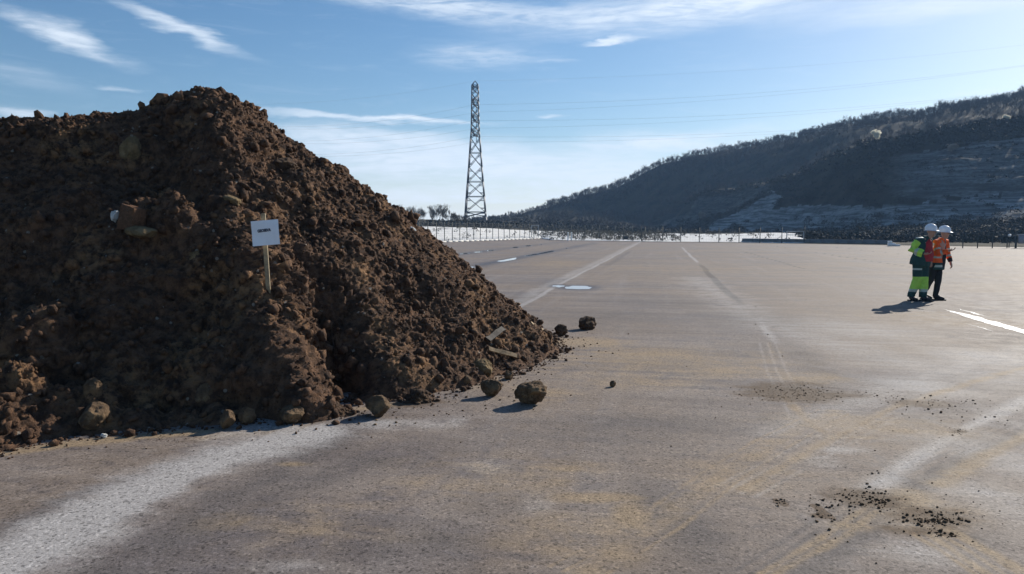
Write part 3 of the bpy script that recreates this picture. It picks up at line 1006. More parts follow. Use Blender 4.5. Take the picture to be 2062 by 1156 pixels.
# boards at the right foot
def board(pxa, pxb, w, th, mat, label, tiltup=.02, onm=True):
    pts = []
    for q in (pxa, pxb):
        p_ = surf(q[0], q[1], Hm)
        if p_ is None: p_ = ground(*q)
        pts.append(p_ + np.array([0, -.03, tiltup]))
    a, b_ = pts
    L = np.linalg.norm(b_ - a)
    bm = bmesh.new(); bmesh.ops.create_cube(bm, size=1.0)
    bmesh.ops.scale(bm, vec=(L, w, th), verts=bm.verts)
    bmesh.ops.subdivide_edges(bm, edges=bm.edges[:], cuts=4, use_grid_fill=True)
    for v in bm.verts:
        v.co.y *= 1 + .12 * math.sin(v.co.x * 21 + 1); v.co.z += .01 * math.sin(v.co.x * 13)
    me_ = bpy.data.meshes.new("wood_board"); bm.to_mesh(me_); bm.free()
    o_ = link("wood_board", me_, mat)
    o_.location = (a + b_) / 2
    d = Vector(b_ - a).normalized()
    zax = Vector((.25, -.75, .6)); yax = zax.cross(d).normalized(); zax = d.cross(yax).normalized()
    o_.rotation_euler = Matrix((d, yax, zax)).transposed().to_euler()
    return tag(o_, label, "board", "boards in the mound's right foot")


board((985, 704), (1040, 720), .055, .02, M_WOOD, "light tan broken board lying at the foot of the right slope")
board((982, 692), (1014, 668), .07, .02, M_WOOD_DK, "dark board sticking out above the light tan board", .05)
board((1070, 654), (1106, 678), .06, .03, M_WOOD, "narrow plank sliding down beside the small blackish lump")

# crumbs scattered over the pavement
cr_c, cr_s = [], []


def crumbs(px, py, rx, ry, n, smin, smax):
    for _ in range(n):
        for _ in range(20):
            a, b_ = RNG.normal() * rx, RNG.normal() * ry
            if py + b_ > 500: break
        g = ground(px + a, py + b_)
        s = .66 * (smin + (smax - smin) * RNG.random() ** 4)
        cr_c.append([g[0], g[1], s * .25]); cr_s.append(s)


crumbs(1600, 790, 60, 9, 420, .004, .016)
crumbs(1660, 795, 110, 10, 200, .004, .014)
crumbs(1870, 812, 60, 8, 80, .006, .028)
crumbs(1960, 838, 70, 14, 50, .006, .022)
crumbs(1745, 1003, 46, 13, 260, .003, .020)
crumbs(1770, 1012, 22, 5, 60, .004, .022)
crumbs(1880, 1042, 46, 13, 240, .003, .020)
crumbs(1900, 1050, 26, 5, 60, .004, .024)
crumbs(1905, 1076, 14, 4, 25, .006, .024)
crumbs(1655, 1035, 20, 14, 60, .004, .020)
crumbs(1572, 1012, 12, 5, 25, .005, .02)
crumbs(1800, 1020, 120, 50, 160, .003, .012)
crumbs(1930, 868, 12, 3, 25, .005, .018)
crumbs(1760, 935, 8, 12, 4, .010, .018)
crumbs(1360, 650, 130, 22, 40, .006, .025)
crumbs(1150, 700, 50, 18, 120, .006, .03)
crumbs(1060, 735, 50, 22, 90, .006, .028)
crumbs(900, 800, 110, 22, 240, .005, .028)
crumbs(720, 830, 90, 16, 200, .005, .026)
crumbs(300, 880, 200, 10, 160, .004, .016)
crumbs(1300, 760, 300, 80, 70, .004, .014)
crumbs(1700, 620, 250, 60, 45, .006, .022)
crumbs(1400, 950, 500, 130, 120, .003, .010)
Vp, Fp = chunk_cloud(np.array(cr_c), np.array(cr_s), 1, .3, .7)
cro = link("soil_crumbs", np_mesh("soil_crumbs", Vp, [Fp], True), M_CLOD)
tag(cro, "dark soil crumbs scattered over the pavement", "soil crumbs", kind='stuff')

# ------------------------------------------------------------------ stake with the paper sign
p_top, p_bot = None, surf(543, 588, Hm)
M_STAKE = simple("stake_wood", (0.30, 0.235, 0.145), 0.8, 0.25, 40, bump=.4)
M_PAPER = simple("paper", (0.80, 0.83, 0.88), 0.55, 0.05, 5)
M_INK = simple("ink", (0.05, 0.06, 0.09), 0.6, 0.1)
sb = p_bot + np.array([0, -.03, -.05])
tp = at(530, 430, p_bot[1] - .09)
sg = empty("stake_sign", sb)
tag(sg, "wooden stake with a white paper sign stuck in the mound", "sign")
d = Vector(tp - sb); L = d.length; d.normalize()
xax = Vector((1, .12, 0)); yax = d.cross(xax).normalized(); xax = yax.cross(d).normalized()
ROT = Matrix((xax, yax, d)).transposed()
bm = bmesh.new(); bmesh.ops.create_cube(bm, size=1.0)
bmesh.ops.scale(bm, vec=(.042, .030, L + .25), verts=bm.verts)
bmesh.ops.translate(bm, vec=(0, 0, L / 2 - .125), verts=bm.verts)
bmesh.ops.bevel(bm, geom=bm.edges[:], offset=.003, segments=1, affect='EDGES')
me = bpy.data.meshes.new("stake"); bm.to_mesh(me); bm.free()
o = link("stake", me, M_STAKE, sg); o.rotation_euler = ROT.to_euler()
# paper: px 507..563, py 445..495
yc = p_bot[1] - .13
sc = yc / F
pw, ph = 53 * sc, 50 * sc
n1, n2 = 24, 22
uu, vv = np.meshgrid(np.linspace(-.5, .5, n1), np.linspace(-.5, .5, n2))
fold = -.010 * np.abs(uu + .10) + .004 * np.sin(vv * 5 + uu * 3) - .030 * np.maximum(0, uu - .38) * 1.5
Vpap = np.stack([uu * pw + .035 * pw * (.5 - vv) * (uu > 0) * 0 + (-.5 - vv) * -0.02 * pw, -fold * 1.0 - .02, vv * ph], -1).reshape(-1, 3)
Fpap = grid_faces(n2, n1)
Vb = Vpap + np.array([0, .0015, 0])
paper = link("paper_sheet", np_mesh("paper_sheet", np.concatenate([Vpap, Vb]), [Fpap, Fpap[:, ::-1] + len(Vpap)], True), M_PAPER, sg)
pc = at(534.5, 469, yc)
paper.location = pc - sb
paper.rotation_euler = (R(-3), R(-5.0), R(5))
cu = bpy.data.curves.new("lettering", 'FONT')
cu.body = "GEOSEVA"
cu.size = .30 * ph * .62
cu.align_x = 'CENTER'; cu.align_y = 'CENTER'
cu.extrude = .0004
cu.offset = .003
to = bpy.data.objects.new("tmp", cu); COL.objects.link(to)
bpy.context.view_layer.update()
tm = bpy.data.meshes.new_from_object(to.evaluated_get(bpy.context.evaluated_depsgraph_get()))
bpy.data.objects.remove(to)
tm.name = "lettering"
lt = link("lettering", tm, M_INK, paper)
lt.rotation_euler = (math.pi / 2, R(-2), 0)
lt.location = (-.02 * pw, -.0235, .09 * ph)
lt.scale = (pw * .40 / max(1e-4, lt.dimensions.x if lt.dimensions.x else .3),) * 3
xs_ = [v.co.x for v in tm.vertices]
w_ = max(xs_) - min(xs_)
k_ = pw * .50 / w_
lt.scale = (k_, k_ * 1.25, 1)

# ------------------------------------------------------------------ terrain beyond the pavement
def table(pairs):
    a = np.array(pairs, float)
    return a[:, 0], a[:, 1]


T_CHALK_Y = table([(-400, 110), (860, 125), (960, 130), (1090, 160), (1200, 150), (1300, 140), (1400, 125), (1500, 120), (1560, 115), (1610, 110), (1700, 105), (1800, 98), (1900, 92), (2062, 82), (2400, 78), (3200, 70)])
T_CHALK_P = table([(-400, 456), (860, 456), (960, 459), (1090, 465), (1200, 467), (1300, 471), (1400, 471), (1500, 470), (1560, 469), (1600, 470), (1640, 482), (1800, 486), (1900, 486), (2062, 488), (2400, 492), (3200, 492)])
T_FOOT_Y = table([(-400, 160), (860, 190), (960, 215), (1090, 235), (1200, 245), (1300, 250), (1400, 225), (1500, 200), (1560, 185), (1610, 175), (1700, 155), (1800, 140), (1900, 132), (2062, 125), (2400, 120), (3200, 110)])
T_FOOT_P = table([(-400, 454), (860, 453), (960, 453), (1090, 457), (1200, 460), (1300, 467), (1400, 468), (1500, 467), (1560, 466), (1610, 468), (1660, 464), (1700, 462), (1800, 456), (1900, 454), (2062, 450), (2400, 445), (3200, 440)])
T_L2_Y = table([(-400, 200), (860, 215), (960, 250), (1090, 280), (1200, 290), (1300, 275), (1400, 262), (1500, 238), (1560, 220), (1610, 210), (1700, 192), (1800, 180), (1900, 174), (2062, 170), (2400, 170), (3200, 160)])
T_L2_P = table([(-400, 450), (860, 449), (960, 449), (1050, 446), (1150, 438), (1230, 440), (1300, 450), (1350, 436), (1407, 397), (1490, 378), (1560, 364), (1640, 331), (1720, 293), (1760, 281), (1840, 273), (1920, 258), (2062, 238), (2400, 180), (3200, 100)])
T_L3_Y = table([(-400, 260), (860, 280), (960, 310), (1090, 330), (1300, 335), (1500, 320), (1700, 290), (1900, 270), (2062, 260), (2400, 260), (3200, 240)])
T_L3_P = table([(-400, 449), (860, 449), (960, 446), (1000, 442), (1050, 434), (1100, 421), (1150, 406), (1200, 389), (1250, 370), (1290, 351), (1330, 336), (1400, 317), (1470, 304), (1540, 294), (1600, 281), (1680, 262), (1740, 251), (1850, 241), (1890, 227), (1950, 221), (2062, 197), (2400, 135), (3200, 60)])

tpx = np.concatenate([np.linspace(-600, 740, 60, endpoint=False), np.linspace(740, 2120, 520), np.linspace(2120, 3300, 120)[1:]])
ttan = (tpx - 1031) / F


def zfrom(py, Yd):
    return CAMH + (462 - py) / F * Yd


eY = edgeY(ttan)
iy = lambda T: np.interp(tpx, *T)
cY = np.maximum(iy(T_CHALK_Y), eY + 8)
ST_Y = [eY - .3, eY + 1.0, cY, cY + 12, np.maximum(iy(T_FOOT_Y), cY + 20)]
ST_Y += [np.maximum(iy(T_L2_Y), ST_Y[4] + 15)]
ST_Y += [ST_Y[5] + 14]
ST_Y += [np.maximum(iy(T_L3_Y), ST_Y[6] + 15)]
ST_Y += [ST_Y[7] + 60, ST_Y[7] + 400]
zc = zfrom(iy(T_CHALK_P), ST_Y[2])
zf = zfrom(iy(T_FOOT_P), ST_Y[4])
z2 = zfrom(iy(T_L2_P), ST_Y[5]); z3 = zfrom(iy(T_L3_P), ST_Y[7])
ST_Z = [np.full_like(eY, -.06), np.full_like(eY, .10), np.maximum(zc, .1), np.maximum(.1, np.minimum(zc, zf) * .8), np.maximum(zf, .3), z2, z2 + .5, z3, z3 - 2.0, z3 * .25]
NSUB = [3, 16, 5, 14, 34, 8, 26, 10, 8]
rowsY, rowsZ, rowst = [], [], []
for k, ns in enumerate(NSUB):
    for j in range(ns):
        f = j / ns
        fs = f if k != 4 else f
        rowsY.append(ST_Y[k] + (ST_Y[k + 1] - ST_Y[k]) * f)
        rowsZ.append(ST_Z[k] + (ST_Z[k + 1] - ST_Z[k]) * (f if k in (0, 1, 4) else f * f * (3 - 2 * f)))
        rowst.append(k + f)
rowsY.append(ST_Y[-1]); rowsZ.append(ST_Z[-1]); rowst.append(len(NSUB))
TY, TZ = np.array(rowsY), np.array(rowsZ)
TS = np.array(rowst)[:, None] + 0 * TY
TPX = tpx[None, :] + 0 * TY
TX = TY * ttan[None, :]
# smooth the station kinks a little
for _ in range(2):
    TZ[1:-1] = np.where((TS[1:-1] > 2.2), .25 * TZ[:-2] + .5 * TZ[1:-1] + .25 * TZ[2:], TZ[1:-1])
TPt = np.stack([TX, TY, TZ], -1).reshape(-1, 3)
amp = sstep(TS.ravel(), 1.2, 2.0) * .12 + sstep(TS.ravel(), 3.6, 4.5) * .9
TZn = TPt[:, 2] + amp * fbm(TPt * .09, 4, 90)
# quarry benches: stepped faces right of the apron
qb = sstep(TPX.ravel(), 1540, 1640) * sstep(TS.ravel(), 4.0, 4.15) * sstep(-TS.ravel(), -5.0, -4.85)
stepz = 2.3
TZb = np.floor(TZn / stepz) * stepz + stepz * sstep((TZn / stepz) % 1.0, .35, .95)
TPt[:, 2] = TZn + qb * .22 * (TZb - TZn)
tpy = project(TPt)[1]
tpx_ = TPX.ravel(); ts_ = TS.ravel()
wv = fbm(TPt * np.array([.05, .05, .25]), 4, 120)


def inpoly(px, py, poly):
    c = np.zeros(len(px), bool)
    for (x1, y1), (x2, y2) in zip(poly, poly[1:] + poly[:1]):
        k = ((y1 > py) != (y2 > py)) & (px < (x2 - x1) * (py - y1) / ((y2 - y1) + 1e-12) + x1)
        c ^= k
    return c.astype(float)


chalk = sstep(ts_, .5, .9) * sstep(-ts_, -2.55, -2.1) * sstep(tpx_, 700, 830) * sstep(-tpx_, -1640, -1600)
pale = np.zeros(len(tpx_))
front = sstep(ts_, 3.75, 3.95) * sstep(-ts_, -5.1, -4.98)
wob = 7 * wv
pale = np.maximum(pale, 1.0 * inpoly(tpx_ + wob, tpy + wob * .5, [(1405, 472), (1470, 432), (1556, 386), (1572, 396), (1545, 430), (1520, 472)]) * front)
pale = np.maximum(pale, .95 * inpoly(tpx_ + wob, tpy + wob * .6, [(1500, 474), (1545, 425), (1600, 414), (1760, 418), (1900, 405), (2300, 385), (2300, 440), (2062, 446), (1800, 454), (1690, 462), (1640, 474)]) * front)
pale = np.maximum(pale, .50 * sstep(tpx_ + 12 * wv, 1690, 1860) * inpoly(tpx_ + wob * 3, tpy + wob * 2, [(1640, 405), (1680, 350), (1850, 300), (1960, 285), (2400, 255), (2400, 400), (1900, 405)]) * front)
pale = np.maximum(pale, .40 * inpoly(tpx_ + wob * 2, tpy + wob, [(1335, 462), (1350, 440), (1407, 398), (1490, 380), (1560, 366), (1550, 388), (1470, 425), (1390, 458)]) * front)
dark_p = inpoly(tpx_ + wob, tpy + wob, [(1455, 470), (1475, 452), (1500, 460), (1505, 474)]) + inpoly(tpx_ + wob, tpy + wob, [(1575, 395), (1640, 350), (1720, 300), (1790, 330), (1740, 412), (1600, 412), (1560, 416)])
pale = pale * (1 - .85 * np.clip(dark_p, 0, 1))


def terrain_material():
    m, t, b = principled("hill_terrain")
    P = t.node('ShaderNodeNewGeometry').outputs['Position']
    ch, pa = t.attr('chalk'), t.attr('palerock')
    n1 = t.noise(P, .12, 6, .62)
    n2 = t.noise(P, .9, 6, .65)
    band = t.noise(t.map(P, scale=(.06, .06, .75)), 1.0, 7, .7, 1.6)
    veg = t.mix(t.ramp(n1, .38, .62), (0.022, 0.022, 0.014), (0.055, 0.046, 0.028))
    veg = t.mix(t.math('MULTIPLY', t.ramp(n2, .5, .75), .5), veg, (0.075, 0.065, 0.045))
    rock = t.mix(t.ramp(band, .35, .68), (0.07, 0.07, 0.065), (0.40, 0.39, 0.37))
    rock = t.mix(t.math('MULTIPLY', t.ramp(n2, .52, .66), .75), rock, (0.045, 0.042, 0.032))
    f = t.ramp(t.math('ADD', pa, t.math('MULTIPLY', t.math('SUBTRACT', n2, .5), .8)), .25, .75)
    c = t.mix(f, veg, rock)
    whit = t.mix(t.ramp(t.noise(P, 1.6, 5, .7), .40, .62), (0.86, 0.85, 0.82), (0.80, 0.78, 0.74))
    f2 = t.ramp(t.math('ADD', ch, t.math('MULTIPLY', t.math('SUBTRACT', n2, .5), .35)), .4, .6)
    c = t.mix(f2, c, whit)
    t.put(b.inputs['Base Color'], c)
    b.inputs['Roughness'].default_value = .95
    b.inputs['Specular IOR Level'].default_value = .1
    t.put(b.inputs['Normal'], t.bump(n2, .6, .5))
    return m


M_TERR = terrain_material()
hill = link("hillside", np_mesh("hillside", TPt, [grid_faces(*TY.shape)], True, {'chalk': chalk, 'palerock': pale}), M_TERR)
tag(hill, kind='structure')


def terr_z(x, y):
    """terrain height under a point (bilinear in the fan grid)"""
    tn = x / y
    c = np.clip(np.interp(tn, ttan, np.arange(len(ttan))), 0, len(ttan) - 1.001)
    c0 = int(c); f = c - c0
    zz = 0
    G = TPt.reshape(*TY.shape, 3)
    for cc, w in ((c0, 1 - f), (c0 + 1, f)):
        zz += w * np.interp(y, G[:, cc, 1], G[:, cc, 2])
    return float(zz)


# ------------------------------------------------------------------ trees
def tree_segments(seed, h=5.0, levels=4, spread=.55, trunk_frac=.28, stems=1, kids=(3, 4)):
    rg = random.Random(seed)
    segs = []

    def grow(p, d, L, r, lev):
        n = 3 if lev < 2 else 2
        q = p
        dd = d.copy()
        rr = r
        for k in range(n):
            dd = (dd + Vector((rg.gauss(0, .10), rg.gauss(0, .10), rg.gauss(.04, .06)))).normalized()
            q2 = q + dd * (L / n)
            segs.append((q.copy(), q2.copy(), rr, rr * .82, lev))
            q, rr = q2, rr * .82
            if lev < levels and (k > 0 or lev > 0):
                for _ in range(rg.randint(*kids) if k == n - 1 else rg.randint(1, 2)):
                    ax = Vector((rg.gauss(0, 1), rg.gauss(0, 1), rg.gauss(0, .5))).normalized()
                    nd = (dd + ax * spread * rg.uniform(.7, 1.5) + Vector((0, 0, .12))).normalized()
                    grow(q, nd, L * rg.uniform(.5, .75), rr * .6, lev + 1)
    for s_i in range(stems):
        d0 = Vector((rg.gauss(0, .06 if stems == 1 else .3), rg.gauss(0, .06 if stems == 1 else .3), 1)).normalized()
        grow(Vector((rg.gauss(0, .05) * stems, rg.gauss(0, .05) * stems, 0)), d0, h * (trunk_frac + .1), h * .018, 0)
    return segs


def segs_mesh(segs, rmin=.006, n=3):
    A = np.array([s[0][:] for s in segs]); B = np.array([s[1][:] for s in segs])
    ra = np.maximum(np.array([s[2] for s in segs]), rmin); rb = np.maximum(np.array([s[3] for s in segs]), rmin)
    d = B - A; d /= np.linalg.norm(d, axis=1, keepdims=True) + 1e-9
    ref = np.where(np.abs(d[:, 2:3]) < .9, np.array([[0, 0, 1.]]), np.array([[1., 0, 0]]))
    u = np.cross(d, ref); u /= np.linalg.norm(u, axis=1, keepdims=True)
    w = np.cross(d, u)
    rings = []
    for P_, r_ in ((A, ra), (B, rb)):
        for j in range(n):
            a = 2 * math.pi * j / n
            rings.append(P_ + r_[:, None] * (math.cos(a) * u + math.sin(a) * w))
    Vv = np.stack(rings, 1).reshape(-1, 3)
    b0 = np.arange(len(segs))[:, None] * 2 * n
    Q = np.concatenate([np.concatenate([b0 + j, b0 + (j + 1) % n, b0 + n + (j + 1) % n, b0 + n + j], 1) for j in range(n)])
    return Vv, Q


M_BARK = simple("bark", (0.11, 0.095, 0.08), .9, .3, 3)
M_TWIG = simple("twigs", (0.058, 0.046, 0.037), .9, .35, .6)
M_TWIG_PALE = simple("pale_blossom", (0.80, 0.76, 0.66), .9, .25, 1)
_m, _t, _b = principled("backlit_blossom")
_b.inputs['Base Color'].default_value = (0.85, 0.82, 0.72, 1)
_b.inputs['Roughness'].default_value = .9
_tr = _t.node('ShaderNodeBsdfTranslucent'); _tr.inputs[0].default_value = (0.85, 0.82, 0.70, 1)
_mx = _t.node('ShaderNodeMixShader'); _mx.inputs[0].default_value = .6
_t.l.new(_b.outputs[0], _mx.inputs[1]); _t.l.new(_tr.outputs[0], _mx.inputs[2])
_t.l.new(_mx.outputs[0], [n for n in _t.n if n.type == 'OUTPUT_MATERIAL'][0].inputs[0])
M_TWIG_PALE = _m
M_DULL = simple("dull_twigs", (0.22, 0.20, 0.165), .9, .25, 1)
M_SCRUB = simple("scrub_leaves", (0.013, 0.016, 0.009), .9, .45, .3)
M_WEED = simple("dry_weeds", (0.075, 0.065, 0.042), .9, .4, .8)

def ribbons(segs, rmin, seed):
    """far twigs: one slim blade each"""
    rg = np.random.default_rng(seed)
    A = np.array([s[0][:] for s in segs]); B = np.array([s[1][:] for s in segs])
    r_ = np.maximum(np.array([s[2] for s in segs]), rmin)[:, None]
    u = np.cross(B - A, rg.normal(size=A.shape)); u /= np.linalg.norm(u, axis=1, keepdims=True) + 1e-9
    v = np.stack([A - u * r_, A + u * r_, B + u * r_ * .7, B - u * r_ * .7], 1).reshape(-1, 3)
    return v, np.arange(len(v)).reshape(-1, 4)


# far bare wood over the hill: one mass
protos = []
for k in range(7):
    sg_ = tree_segments(100 + k, 4.9, 3, .42, .20, 2, (2, 3))
    protos.append(ribbons(sg_, .018, 100 + k))
print("proto quads", [len(p_[1]) for p_ in protos])
cellA = np.abs(np.gradient(TX, axis=1) * np.gradient(TY, axis=0)).ravel()
G3 = TPt
wood_w = np.zeros(len(G3))
inwood = ((ts_ > 5.0) & (ts_ < 7.7)) | ((ts_ > 3.9) & (ts_ <= 5.0) & (tpx_ < 1320))
inwood &= (tpx_ > 940) & (tpx_ < 2700)
wood_w[inwood] = cellA[inwood]
# denser towards the skyline rim
wood_w *= 1 + 3.0 * ((ts_ > 6.55) & (ts_ < 7.15))
NT_ = 8500
pk = RNG.choice(len(G3), NT_, p=wood_w / wood_w.sum())
VV, QQ, off_ = [], [], 0
for i in pk:
    pv, pq = protos[RNG.integers(len(protos))]
    s = RNG.uniform(.45, 1.0) * (.7 if tpx_[i] < 1100 else 1.0)
    a = RNG.uniform(0, 6.28)
    c_, s2 = math.cos(a) * s, math.sin(a) * s
    v = np.stack([pv[:, 0] * c_ - pv[:, 1] * s2, pv[:, 0] * s2 + pv[:, 1] * c_, pv[:, 2] * s * RNG.uniform(.85, 1.1)], 1)
    VV.append(v + G3[i] + np.array([RNG.normal() * .8, RNG.normal() * .8, -.2]))
    QQ.append(pq + off_); off_ += len(pv)
wood = link("hill_wood", np_mesh("hill_wood", np.concatenate(VV), [np.concatenate(QQ)]), M_TWIG)
tag(wood, "bare winter wood covering the long hill", "wood", kind='stuff')


# scrub clumps
def leaf_clumps(C, rad, nl, ls, squash=.7):
    n = len(C)
    d = RNG.normal(size=(n, nl, 3)); d /= np.linalg.norm(d, axis=2, keepdims=True)
    r_ = (.35 + .65 * RNG.random((n, nl, 1)) ** .5) * rad[:, None, None] * (.8 + .4 * RNG.random((n, nl, 1)))
    ctr = d * r_ * np.array([1, 1, squash])
    ctr[:, :, 2] = np.abs(ctr[:, :, 2])
    ctr = ctr + C[:, None]
    k = n * nl
    a = RNG.normal(size=(k, 3)); a /= np.linalg.norm(a, axis=1, keepdims=True)
    b = np.cross(a, RNG.normal(size=(k, 3))); b /= np.linalg.norm(b, axis=1, keepdims=True)
    s = (ls * (.6 + .8 * RNG.random((k, 1)))) * np.repeat(rad, nl)[:, None]
    c = ctr.reshape(-1, 3)
    Vv = np.stack([c - a * s, c + b * s * .6, c + a * s, c - b * s * .6], 1).reshape(-1, 3)
    return Vv, np.arange(k * 4).reshape(-1, 4)


def pick_region(mask, n):
    w = np.where(mask, cellA, 0)
    i = RNG.choice(len(G3), n, p=w / w.sum())
    return G3[i] + RNG.normal(size=(n, 3)) * np.array([.6, .6, 0]), i


V_, Q_ = [], []
o_ = 0
def addc(v, q):
    global o_
    V_.append(v); Q_.append(q + o_); o_ += len(v)


# dark front slope
m_ = (ts_ > 4.0) & (ts_ < 5.05) & (tpx_ > 1400) & (pale < .30)
C, _ = pick_region(m_ & (tpx_ < 2500), 1500); addc(*leaf_clumps(C, RNG.uniform(.5, 1.5, len(C)), 34, .22))
m_ = (ts_ > 4.9) & (ts_ < 5.2) & (tpx_ > 1380) & (tpx_ < 2500)
C, _ = pick_region(m_, 420); addc(*leaf_clumps(C, RNG.uniform(.6, 1.7, len(C)), 34, .22))
m_ = (ts_ > 4.0) & (ts_ < 5.05) & (tpx_ > 1400) & (pale >= .30)
C, _ = pick_region(m_ & (tpx_ < 2500) & ((tpx_ > 1580) | (pale < .6)), 420); addc(*leaf_clumps(C, RNG.uniform(.25, .8, len(C)), 30, .22))
# bank at the foot, right
m_ = (ts_ > 1.6) & (ts_ < 4.1) & (tpx_ > 1615) & (tpx_ < 2500)
C, _ = pick_region(m_, 2400); addc(*leaf_clumps(C, RNG.uniform(.5, 1.3, len(C)), 40, .15))
m_ = (ts_ > 3.6) & (ts_ < 4.2) & (tpx_ > 1300) & (tpx_ < 1650)
C, _ = pick_region(m_, 200); addc(*leaf_clumps(C, RNG.uniform(.4, 1.2, len(C)), 30, .22))
# hedge line behind the left fence
m_ = (ts_ > 3.4) & (ts_ < 4.4) & (tpx_ > 700) & (tpx_ < 1420)
C, _ = pick_region(m_, 520); addc(*leaf_clumps(C, RNG.uniform(.8, 2.0, len(C)), 36, .20))
# hedge along the track
for k in np.linspace(0, 1, 70):
    px = 1345 + (1548 - 1345) * k
    py = np.interp(px, [1345, 1395, 1470, 1548], [466, 454, 428, 390])
    j = np.argmin((tpx_ - px) ** 2 + (tpy - py) ** 2 + 1e9 * ((ts_ < 3.8) | (ts_ > 5.05)))
    addc(*leaf_clumps(G3[j][None] + RNG.normal(size=(2, 3)) * .4, RNG.uniform(.6, 1.0, 2), 34, .22))
scrub = link("hill_scrub", np_mesh("hill_scrub", np.concatenate(V_), [np.concatenate(Q_)]), M_SCRUB)
tag(scrub, "dark evergreen scrub over the quarry slope and its foot", "scrub", kind='stuff')

# weeds and dark tufts on the bright chalk bank
m_ = (chalk > .6) & (tpx_ > 820) & (tpx_ < 1610)
i_ = RNG.choice(len(G3), 900, p=(lambda w: w / w.sum())(np.where(m_, cellA * (.12 + 1.0 * sstep(tpx_, 1030, 1180) * sstep(-tpx_, -1420, -1280)), 0)))
Cw = G3[i_] + RNG.normal(size=(len(i_), 3)) * np.array([.8, .8, 0])
wv_, wq_ = leaf_clumps(Cw, RNG.uniform(.15, .55, len(Cw)), 16, .25, 1.3)
weeds = link("chalk_weeds", np_mesh("chalk_weeds", wv_, [wq_]), M_WEED)
tag(weeds, "dry weed tufts dotting the white chalk bank behind the fence", "weeds", kind='stuff')


def bare_tree(px, py_top, Yd, label, seed, mat=M_BARK, cat="tree", group=None, levels=4, stems=1, name="bare_tree", rmin=.010, spread=.5):
    x = (px - 1031) / F * Yd
    z = terr_z(x, Yd)
    top = at(px, py_top, Yd)[2]
    h = top - z
    root = empty(name, (x, Yd, z - .1))
    tag(root, label, cat, group)
    sg_ = tree_segments(seed, 1.0, levels, .50, .17, 1, (3, 4))
    zm = max(s[1].z for s in sg_)
    k = h / zm
    sg_ = [(a * k, b_ * k, r1 * h, r2 * h, l) for a, b_, r1, r2, l in sg_]
    tv, tq = segs_mesh([s for s in sg_ if s[4] == 0], rmin, 5)
    link("trunk", np_mesh("trunk", tv, [tq], True), M_BARK, root)
    cv, cq = segs_mesh([s for s in sg_ if s[4] > 0], rmin, 3)
    link("crown", np_mesh("crown", cv, [cq]), mat, root)
    return root, h, zm


TG = "bare trees behind the fence"
for k, (px, pt, Yd, lab) in enumerate([
        (806, 410, 150, "bare tree half hidden by the mound's edge, leftmost behind the fence"),
        (824, 413, 146, "dense round bare tree second from the mound edge"),
        (845, 420, 152, "low bare tree third from the mound edge behind the fence"),
        (864, 416, 150, "thin upright bare tree left of the tallest pair"),
        (880, 408, 148, "tallest bare tree behind the fence left of the pylon"),
        (893, 412, 156, "bare tree directly right of the tallest one"),
        (915, 428, 160, "stubby bare tree between the tallest tree and the pylon"),
        (938, 430, 165, "small bare tree right beside the pylon's left leg"),
        (815, 409, 158, "tall pale-stemmed bare tree between the two nearest the mound edge"),
        (835, 411, 149, "broad bare tree overlapping the low one near the mound edge"),
        (855, 414, 160, "fan-shaped bare tree in front of the thin upright one"),
        (871, 411, 157, "slender bare tree crowded against the tallest one's left side"),
        (903, 421, 150, "middling bare tree right after the tallest group"),
        (925, 427, 158, "low bare tree second to the left of the pylon's left leg")]):
    bare_tree(px, pt, Yd, lab, 300 + k, group=TG)
SG_ = "trees standing out on the hill"
# pale blossoming trees on the quarry rim


def blossom(px, py_top, py_base, label, seed, wpx, mat=None):
    j = np.argmin((tpx_ - px) ** 2 + 4 * (tpy - py_base) ** 2 + 1e9 * ((ts_ < 3.9) | (ts_ > 7.3)))
    b = G3[j]
    Yd = b[1]
    root = empty("blossom_tree", b); tag(root, label, "tree", SG_)
    h = (py_base - py_top) / F * Yd
    sg_ = tree_segments(seed, 1.0, 4, .55, .28)
    zm = max(s[1].z for s in sg_); k = h / zm
    sg_ = [(a * k, b_ * k, r1 * h, r2 * h, l) for a, b_, r1, r2, l in sg_]
    tv, tq = segs_mesh([s for s in sg_ if s[4] <= 1], .03, 4)
    link("trunk", np_mesh("trunk", tv, [tq]), M_BARK, root)
    tips = np.array([s[1][:] for s in sg_ if s[4] >= 2 and s[1].z > .3 * h and (s[4] > 3 or random.random() < .5)])
    lv, lq = leaf_clumps(tips, np.full(len(tips), .26), 3, .42)
    link("crown", np_mesh("crown", lv, [lq]), mat or M_TWIG_PALE, root)


blossom(1756, 262, 292, "white blossoming tree brightest on the quarry rim", 401, 26)
blossom(2012, 234, 252, "small white blossoming tree far right on the rim", 404, 20)
blossom(1905, 290, 312, "faint pale tree below the rim on the quarry face", 405, 16, M_DULL)
blossom(1412, 428, 450, "pale leafless bush beside the lower track hedge", 406, 16, M_DULL)

# ------------------------------------------------------------------ fence
M_STEEL = simple("fence_steel", (0.035, 0.045, 0.045), .6, .2, 3, metal=.3)
M_GALV = simple("galvanised", (0.33, 0.35, 0.37), .5, .2, 3, metal=.4)


